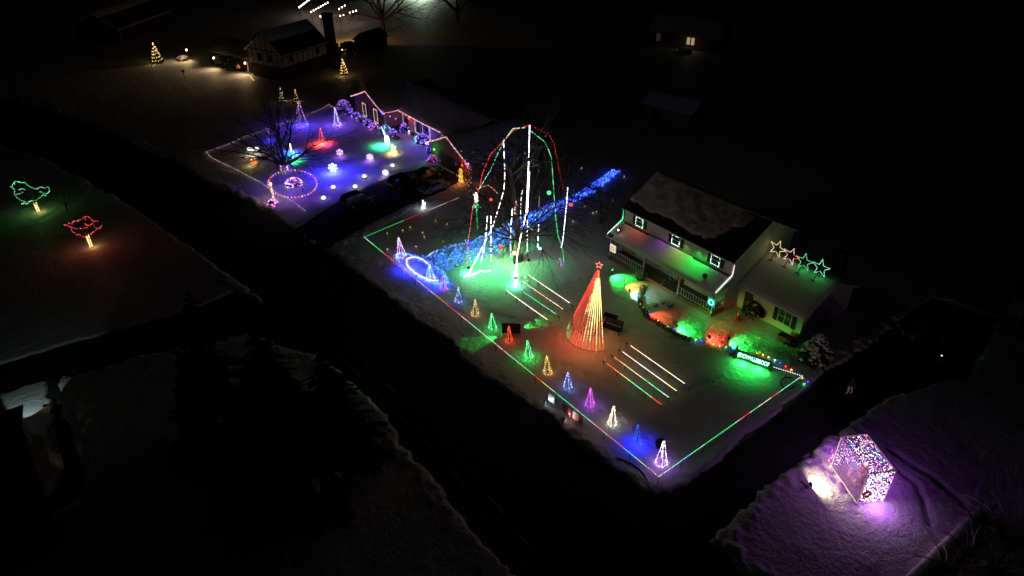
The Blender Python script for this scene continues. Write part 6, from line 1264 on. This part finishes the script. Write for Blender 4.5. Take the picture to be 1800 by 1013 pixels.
# statues inside
ST1, ST2, ST3 = mat('statue_tan', (.62, .42, .26), .6), mat('statue_rose', (.45, .16, .12), .6), mat('statue_gold', (.6, .38, .12), .5); SKIN = mat('statue_skin', (.60, .42, .33), .6)
def robed(a, b, h, m1, m2, label, kneel=False):
    p = BP(a, b, .07); s = thing('nativity_statue', p, label, 'statue'); w = h * .2
    m_ = MB(); m_.lathe([(w, 0), (w * .95, h * .12), (w * .72, h * .45), (w * .8, h * .66), (w * .62, h * .76), (w * .25, h * .82)], p, m2, 14); m_.build('robe', s, smooth=True)
    m_ = MB(); m_.blob(p + Z * (h * .89), h * .062, h * .07, h * .085, SKIN, 10, 8); m_.blob(p + Z * (h * .885) - fd * (h * .068), h * .012, h * .012, h * .02, SKIN, 6, 4); m_.build('head', s, smooth=True)
    m_ = MB(); vs = []; m_.lathe([(w * .55, h * .62), (w * .74, h * .7), (h * .09, h * .83), (h * .098, h * .92), (h * .06, h * .985), (h * .01, h)], p + fd * .035, m1, 12); m_.build('hood', s, smooth=True)
    for sx in (-1, 1): m_ = MB(); m_.tube([p + fu * (sx * w * .68) + Z * h * .72, p + fu * (sx * w * .75) - fd * (w * .5) + Z * h * .52, p + fu * (sx * w * .18) - fd * (w * 1.05) + Z * h * .56], w * .24, m1, n=8, r1=w * .13); m_.blob(p + fu * (sx * w * .14) - fd * (w * 1.1) + Z * h * .565, w * .12, w * .16, w * .1, SKIN, 7, 5); m_.build('arm', s, smooth=True)
    return s
robed(FW * .50, DP * .60, 2.05, ST1, ST2, 'tallest tan hooded statue standing inside the lit shelter'); robed(FW * .64, DP * .7, 1.15, mat('statue_white', (.7, .66, .68), .6), mat('statue_blue', (.35, .35, .6), .6), 'shorter white hooded statue beside the tan one')
robed(FW * .30, DP * .4, .9, mat('statue_cream', (.6, .52, .42), .6), ST1, 'kneeling cream statue at the front left inside shelter')
p = BP(FW * .55, DP * .35, .07); s = thing('manger', p, 'gold manger with a baby figure at the feet of the statues', 'manger'); m_ = MB(); m_.prism([p + fu * -.3 - fd * .16 + Z * .25, p + fu * .3 - fd * .16 + Z * .25, p + fu * .36 - fd * .22 + Z * .45, p + fu * -.36 - fd * .22 + Z * .45], fd * .4, ST3); m_.build('trough', s)
for sx in (-1, 1): m_ = MB(); m_.tube([p + fu * .25 * sx - fd * .2, p + fu * .25 * sx + fd * .2 + Z * .3], .03, ST3); m_.tube([p + fu * .25 * sx + fd * .2, p + fu * .25 * sx - fd * .2 + Z * .3], .03, ST3); m_.build('leg', s)
m_ = MB(); m_.blob(p + Z * .5, .25, .12, .1, mat('swaddling', (.7, .66, .6), .7), 9, 6); m_.blob(p + fu * -.26 + Z * .53, .09, .09, .09, SKIN, 8, 6); m_.build('baby', s, smooth=True)
p = BP(FW * .78, DP * .45, .07); s = thing('lamb_statue', p, 'small reddish lamb statue right of the manger', 'statue'); m_ = MB(); m_.blob(p + Z * .3, .26, .15, .15, ST2, 9, 6); m_.blob(p + fu * -.3 + Z * .42, .1, .08, .09, ST2, 8, 5); m_.build('body', s, smooth=True)
for a in (-.15, .15):
    for b in (-.08, .08): m_ = MB(); m_.tube([p + fu * a + fd * b, p + fu * a + fd * b + Z * .25], .03, ST2); m_.build('leg', s)
p = BP(FW + .25, DP * .12, 1.25); s = thing('wreath', p, 'dark red and gold wreath on the right side of shelter', 'wreath'); m_ = MB(); m_.tube([p + fd * (.26 * math.cos(a)) + Z * (.26 * math.sin(a)) for a in np.linspace(0, 6.283, 15)], .1, mat('wreath_red', (.22, .05, .03), .8), n=6); m_.build('ring', s); bulbs([p + fu * .1 + fd * (.26 * math.cos(a)) + Z * (.26 * math.sin(a)) for a in np.linspace(0, 6.2, 9)], [E('orange', 1.5), E('red', 1.5), E('gold', 1.5)], .04, s, 'bulbs')
p = BP(FW * .7, DP - .3, 1.25); s = thing('star_light', p, 'bright violet white star light low on the back net', 'light star'); P = star_pts(p, .22, .45, u=fu); MB().prism(P[:-1], fd * .03, E('white', 6)).build('star', s); MB().tube([p + fd * .03, BP(FW * .7, DP - .03, 1.25)], .012, WIRE).build('hook', s); lamp('glow', p - fd * .3, HUES['violet'], 10, s, .1)
# candy coloured light stake at the left
p = at(1456, 820); s = thing('light_stake', p, 'squiggle of red and white bulbs standing left of the shelter', 'light figure'); L = [p + Vector((0, 0, z)) + fu * (.16 * math.sin(z * 7)) for z in np.linspace(.1, 1.55, 22)]; MB().tube(L, .015, WIRE, n=4).build('wire', s); bulbs(L, [E('pink', 3.5), E('red', 3.5), E('white', 3.5), E('orange', 3.5)], .05, s, 'bulbs', .04)
# floodlight facing the shelter
p = at(1424, 856); s = thing('floodlight', p, 'black floodlight on the snow facing the netted shelter', 'floodlight'); m_ = MB(); m_.obox((p.x, p.y), fu, fd, .16, .05, .14, .42, BLACK); m_.build('housing', s); m_ = MB(); m_.tube([p - fu * .14 + Z * -.1, p - fu * .14 + Z * .2], .02, BLACK); m_.tube([p + fu * .14 + Z * -.1, p + fu * .14 + Z * .2], .02, BLACK); m_.build('stand', s)
fl = lamp('beam', p + fd * .1 + Z * .33, (1, .78, .46), 165, s, kind='AREA', aim=p + fd * 5 + Z * .33, size=.24)
cable([(1422, 856), (1415, 852), (1409, 845)], .03, 'short black cord behind the shelter floodlight', 'extension_lead', 'cord', .05)

# ------------------------------------------------------------------ person on the driveway
pp = at(1491, 694); per = thing('person', pp, 'person in dark jacket and pale trousers walking on the driveway', 'person', rz=0)
def skin_mesh(name, joints, edges, m, parent, sub=1):
    me = bpy.data.meshes.new(name); o0 = wloc(parent); me.from_pydata([tuple(pp + Vector(j[0]) - o0) for j in joints], edges, []); o = bpy.data.objects.new(name, me); COL.objects.link(o); o.parent = parent
    sk = o.modifiers.new('skin', 'SKIN'); 
    if not me.skin_vertices: me.attributes.new if False else None
    for i, j in enumerate(joints): me.skin_vertices[0].data[i].radius = (j[1], j[1]); me.skin_vertices[0].data[i].use_root = (i == 0)
    sm = o.modifiers.new('sub', 'SUBSURF'); sm.levels = sub; sm.render_levels = sub; me.materials.append(m); return o
CLOTH = mat('pale_trousers', (.70, .60, .56), .9); JK = mat('dark_jacket', (.035, .018, .02), .9); HAIR = mat('dark_hair', (.02, .012, .01), .9); HEADM = mat('face_skin', (.42, .27, .2), .6)
def skinned(name, joints, edges, m, parent, sub=2):
    bm_ = bmesh.new(); lay = bm_.verts.layers.skin.verify(); vs = [bm_.verts.new(tuple(pp + Vector(j[0]) - wloc(parent))) for j in joints]
    for i, j in enumerate(joints): vs[i][lay].radius = (j[1], j[1]); vs[i][lay].use_root = (i == 0)
    for a, b in edges: bm_.edges.new((vs[a], vs[b]))
    me = bpy.data.meshes.new(name); bm_.to_mesh(me); bm_.free(); o = bpy.data.objects.new(name, me); COL.objects.link(o); o.parent = parent
    o.modifiers.new('skin', 'SKIN').use_smooth_shade = True; s_ = o.modifiers.new('smooth', 'SUBSURF'); s_.levels = sub; s_.render_levels = sub
    dg = bpy.context.evaluated_depsgraph_get(); dg.update(); m2 = bpy.data.meshes.new_from_object(o.evaluated_get(dg)); o.modifiers.clear(); o.data = m2; m2.materials.clear(); m2.materials.append(m); return o
skinned('body', [((0, 0, .95), .15), ((0, 0, 1.15), .16), ((0, 0, 1.38), .17), ((0, 0, 1.52), .07), ((0, 0, 1.64), .095), ((0, 0, 1.74), .08), ((-.16, .12, 1.42), .075), ((-.26, .2, 1.15), .06), ((-.32, .1, .92), .045), ((.16, -.12, 1.42), .075), ((.24, -.2, 1.15), .06), ((.16, -.26, .93), .045)], [(0, 1), (1, 2), (2, 3), (3, 4), (4, 5), (2, 6), (6, 7), (7, 8), (2, 9), (9, 10), (10, 11)], JK, per)
skinned('trousers', [((0, 0, .96), .145), ((-.09, .06, .86), .1), ((-.2, .02, .48), .075), ((-.16, .12, .09), .055), ((.09, -.06, .86), .1), ((.1, -.16, .48), .075), ((.22, -.1, .1), .055)], [(0, 1), (1, 2), (2, 3), (0, 4), (4, 5), (5, 6)], CLOTH, per)
for x, y in ((-.18, .1), (.2, -.12)): m_ = MB(); m_.blob(pp + Vector((x - .05, y - .02, .05)), .14, .07, .06, BLACK, 9, 6); m_.build('shoe', per, smooth=True)
m_ = MB(); m_.blob(pp + Vector((0, 0, 1.67)), .095, .09, .12, HEADM, 12, 9); m_.blob(pp + Vector((-.1, -.02, 1.655)), .02, .015, .025, HEADM, 6, 4)
for s_ in (-1, 1): m_.blob(pp + Vector((.0, s_ * .09, 1.66)), .02, .012, .03, HEADM, 6, 4); m_.blob(pp + Vector((-.085, s_ * .035 - .01, 1.69)), .012, .014, .008, BLACK, 6, 4)
m_.build('head', per, smooth=True); m_ = MB(); m_.blob(pp + Vector((.02, 0, 1.71)), .105, .1, .1, HAIR, 12, 8); m_.build('hair', per, smooth=True)
for c in ((-.33, .08, .87), (.14, -.28, .88)):
    m_ = MB(); q = pp + Vector(c); m_.blob(q, .03, .045, .05, HEADM, 8, 6)
    for k in range(4): m_.tube([q + Vector((-.005, -.03 + .02 * k, -.04)), q + Vector((-.012, -.03 + .02 * k, -.085 + .006 * abs(k - 1.5))), q + Vector((-.025, -.03 + .02 * k, -.11 + .008 * abs(k - 1.5)))], .009, HEADM, n=5)
    m_.tube([q + Vector((-.02, .0, .01)), q + Vector((-.05, .0, -.03)), q + Vector((-.055, .005, -.06))], .01, HEADM, n=5); m_.build('hand', per, smooth=True)

# ------------------------------------------------------------------ bushes, planters and dark right side
def snowy_conifer(px, py, r, h, label, seed):
    p = at(px, py); s = conifer('evergreen', p, h, r, seed, label, snow=.0, dens=1.6); mb = MB(); rg = random.Random(seed)
    for i in range(210):
        t_ = rg.random() ** .8; a = rg.uniform(0, 6.28); q = r * (1 - t_) ** .8 * rg.uniform(.8, 1.05); k = rg.uniform(.10, .24); mb.blob(p + Vector((math.cos(a) * q, math.sin(a) * q, h * (.1 + .86 * t_))), k, k, k * .4, ROOFSNOW, 6, 3, .15, rg)
    mb.build('snow_clumps', s, 'stuff'); return s
snowy_conifer(1432, 632, 1.6, 3.0, 'rounded snow laden evergreen right of the wing', 601)
for i, (px, py, r, h, lab) in enumerate([(1322, 556, 1.1, 1.7, 'dark leafy shrub by the wing entrance wall'), (1340, 552, 1.2, 2.0, 'taller dark shrub against the wing wall'), (1388, 604, .7, .5, 'snow dusted low shrub beneath the wing window')]): shrub('shrub', at(px, py), r, h, 160 + i, lab, snow=.08)
for px, py, lab in ((1380, 600, 'red open box planter with snow below the wing window'),):
    p = at(px, py); s = thing('planter_box', p, lab, 'planter'); m_ = MB(); RB_ = mat('red_planter', (.22, .03, .025), .7)
    for a0, a1, b0, b1 in ((-.7, .7, -.4, -.34), (-.7, .7, .34, .4), (-.7, -.64, -.34, .34), (.64, .7, -.34, .34)): m_.box(p.x + b0, p.x + b1, p.y + a0, p.y + a1, 0, .6, RB_)
    m_.build('box', s); m_ = MB(); m_.box(p.x - .33, p.x + .33, p.y - .63, p.y + .63, .3, .45, ROOFSNOW); m_.build('snow', s)
p = at(1296, 562); s = thing('garden_gnome', p, 'small red garden ornament standing in shade by the porch', 'ornament'); MB().lathe([(.2, 0), (.22, .2), (.15, .5), (.1, .6)], p, mat('red_planter', (.22, .03, .025), .7), 10).build('body', s); MB().lathe([(.11, .58), (.12, .68), (.02, 1.0)], p, ROOFSNOW, 10).build('hat', s)
s = car(at(1622, 590), 2.4, 4.6, 1.85, 1.65, paint('graphite', (.018, .018, .02)), 'dark car barely visible at the far right of driveway'); s['group'] = 'cars in the dark at the right'
cs = MB(); q = at(1622, 590)
for px, py, lab in ((1587, 577, 'tiny dim light near the dark car front'), (1623, 597, 'tiny dim light beside the dark car door'), (1653, 631, 'brighter tiny white light below the dark car')):
    p = at(px, py); s = thing('stake_light', p, lab, 'stake light'); MB().tube([p, p + Z * .35], .015, BLACK, n=4).build('stake', s); MB().octa(p + Z * .38, .05 if px < 1650 else .085, E('cool', .6 if px < 1650 else 2)).build('globe', s)
gh = at(1775, 590); s = thing('garden_house', gh, 'dark outbuilding with a grid of big windows at right edge', 'building'); m_ = MB(); m_.box(gh.x, gh.x + 6, gh.y - 9, gh.y + 1, -.1, 4.2, mat('shed_boards', (.1, .1, .12), .8)); m_.build('wall', s)
m_ = MB(); m_.prism([(gh.x - .4, gh.y - 9.4, 4.1), (gh.x + 6.4, gh.y - 9.4, 4.1), (gh.x + 6.4, gh.y - 9.4, 4.3), (gh.x + 3, gh.y - 9.4, 5.8), (gh.x - .4, gh.y - 9.4, 4.3)], (0, 10.8, 0), SHINGLE); m_.build('roof', s)
for k in range(3): window(s, (gh.x - .02, gh.y - 1.2 - 2.6 * k, 2.3), (0, 1), (-1, 0), 2.0, 2.6, None, mull=(2, 2), shutters=False, frame=mat('dim_frame', (.35, .3, .18), .6))
# snow covered wall ledge and dark brush lower right
A, B = at(1602, 1006), at(1712, 900); d_ = (B - A).normalized(); e_ = Vector((-d_.y, d_.x, 0)); s = thing('retaining_wall', A, 'low snow topped wall ledge crossing the lower right corner', 'wall')
m_ = MB(); m_.prism([A - d_ * 4, B, B + e_ * -.7, A - d_ * 4 + e_ * -.7], (0, 0, .45), STONE); m_.build('wall', s); m_ = MB(); snow_slab(m_, [A - d_ * 4 + Z * .45, B + Z * .45, B - e_ * .7 + Z * .45, A - d_ * 4 - e_ * .7 + Z * .45], .14, 40, 5, seed=91, rough=.05); m_.build('snow_cover', s, smooth=True)
for i, (px, py, lab) in enumerate([(1660, 1010, 'dark brush with snow on its stems at lower right'), (1700, 985, 'dark brush right of the snowy wall ledge'), (1745, 1000, 'dark brush at the bottom right corner'), (1760, 945, 'dark brush clump along the right edge'), (1720, 925, 'dark brush clump just past the ledge end')]):
    p = at(px, py); rg = random.Random(700 + i); s = thing('brush_clump', p, lab, 'brush'); mb = MB()
    for k in range(26):
        a = rg.uniform(0, 6.28); l = rg.uniform(1.2, 2.6); o = Vector((math.cos(a), math.sin(a), 0)); P = [p + o * .15, p + o * l * .45 + Z * l * .5, p + o * l * .9 + Z * l * .55, p + o * l * 1.25 + Z * l * .4]; mb.tube(P, .035, TWIG, n=4, r1=.015)
        if k % 4 == 0: mb.tube([q + Z * .03 for q in P[1:]], .022, ROOFSNOW, n=4, r1=.012)
    mb.build('stems', s)
# roofs and the lit window in the distance
def far_house(c, L, W, h, rot, label, name='distant_house', snow=True, winlit=None):
    s = thing(name, c, label, 'house'); d = Vector((math.cos(rot), math.sin(rot), 0)); e = Vector((-d.y, d.x, 0))
    def Q(a, b, z): return Vector(c) + d * a + e * b + Vector((0, 0, z))
    m_ = MB(); m_.add([Q(a, b, z) for z in (-.1, h) for a, b in ((0, 0), (L, 0), (L, W), (0, W))], [(0, 3, 2, 1), (4, 5, 6, 7), (0, 1, 5, 4), (1, 2, 6, 5), (2, 3, 7, 6), (3, 0, 4, 7)], BRICK); m_.prism([Q(0, 0, h), Q(0, W, h), Q(0, W / 2, h + W * .28)], d * L, BRICK); m_.build('wall', s)
    m_ = MB(); sn = MB()
    for b in (-.4, W + .4): P = [Q(-.3, b, h - .1), Q(L + .3, b, h - .1), Q(L + .3, W / 2, h + W * .3), Q(-.3, W / 2, h + W * .3)]; roof_slab(m_, P, .12); snow_slab(sn, P, .12, 12, 6, seed=5)
    rf = m_.build('roof', s); sn.build('snow_cover', rf, smooth=True)
    return s, Q, d, e
c = at(1128, 205); fs, Q, d, e = far_house((c.x, c.y, 0), 9, 5, 2.4, -1.35, 'snow covered shed roof faint in the dark beyond the tree', 'back_shed')
m_ = MB(); q = Q(2, -.05, 0); m_.prism([q, q + d * 1.2, q + d * 1.2 + Z * 2, q + Z * 2], -e * .04, DARKWOOD); m_.build('door', fs)
c = at(1140, 78); fs, Q, d, e = far_house((c.x, c.y, 0), 16, 9, 3.2, -1.2, 'far dark house with one pair of lit windows')
LITW = em('lit_window', (1, .82, .5), .35)
for k in (0, 1):
    t0 = 9.2 + 1.0 * k; pos = onD(1188.5 + 4.5 * k, 62, dist(Q(t0, -.05, 0))); window(fs, Q(t0, -.02, 1.9), d, -e, .7, 1.5, None, mull=(1, 2), shutters=False, glass=LITW)
window(fs, Q(2.2, -.02, 1.9), d, -e, 1.0, 1.7, None, mull=(1, 1), shutters=False, glass=em('dim_window', (.7, .75, .6), .02))
p = Q(9.5, -2.5, 0); shrub('shrub', p, 1.5, 1.0, 222, 'faint snowy shrub beneath the distant lit windows', snow=.7); lamp('window_light', Q(9.7, -1.2, 1.8), (1, .85, .55), 5, fs, .3)
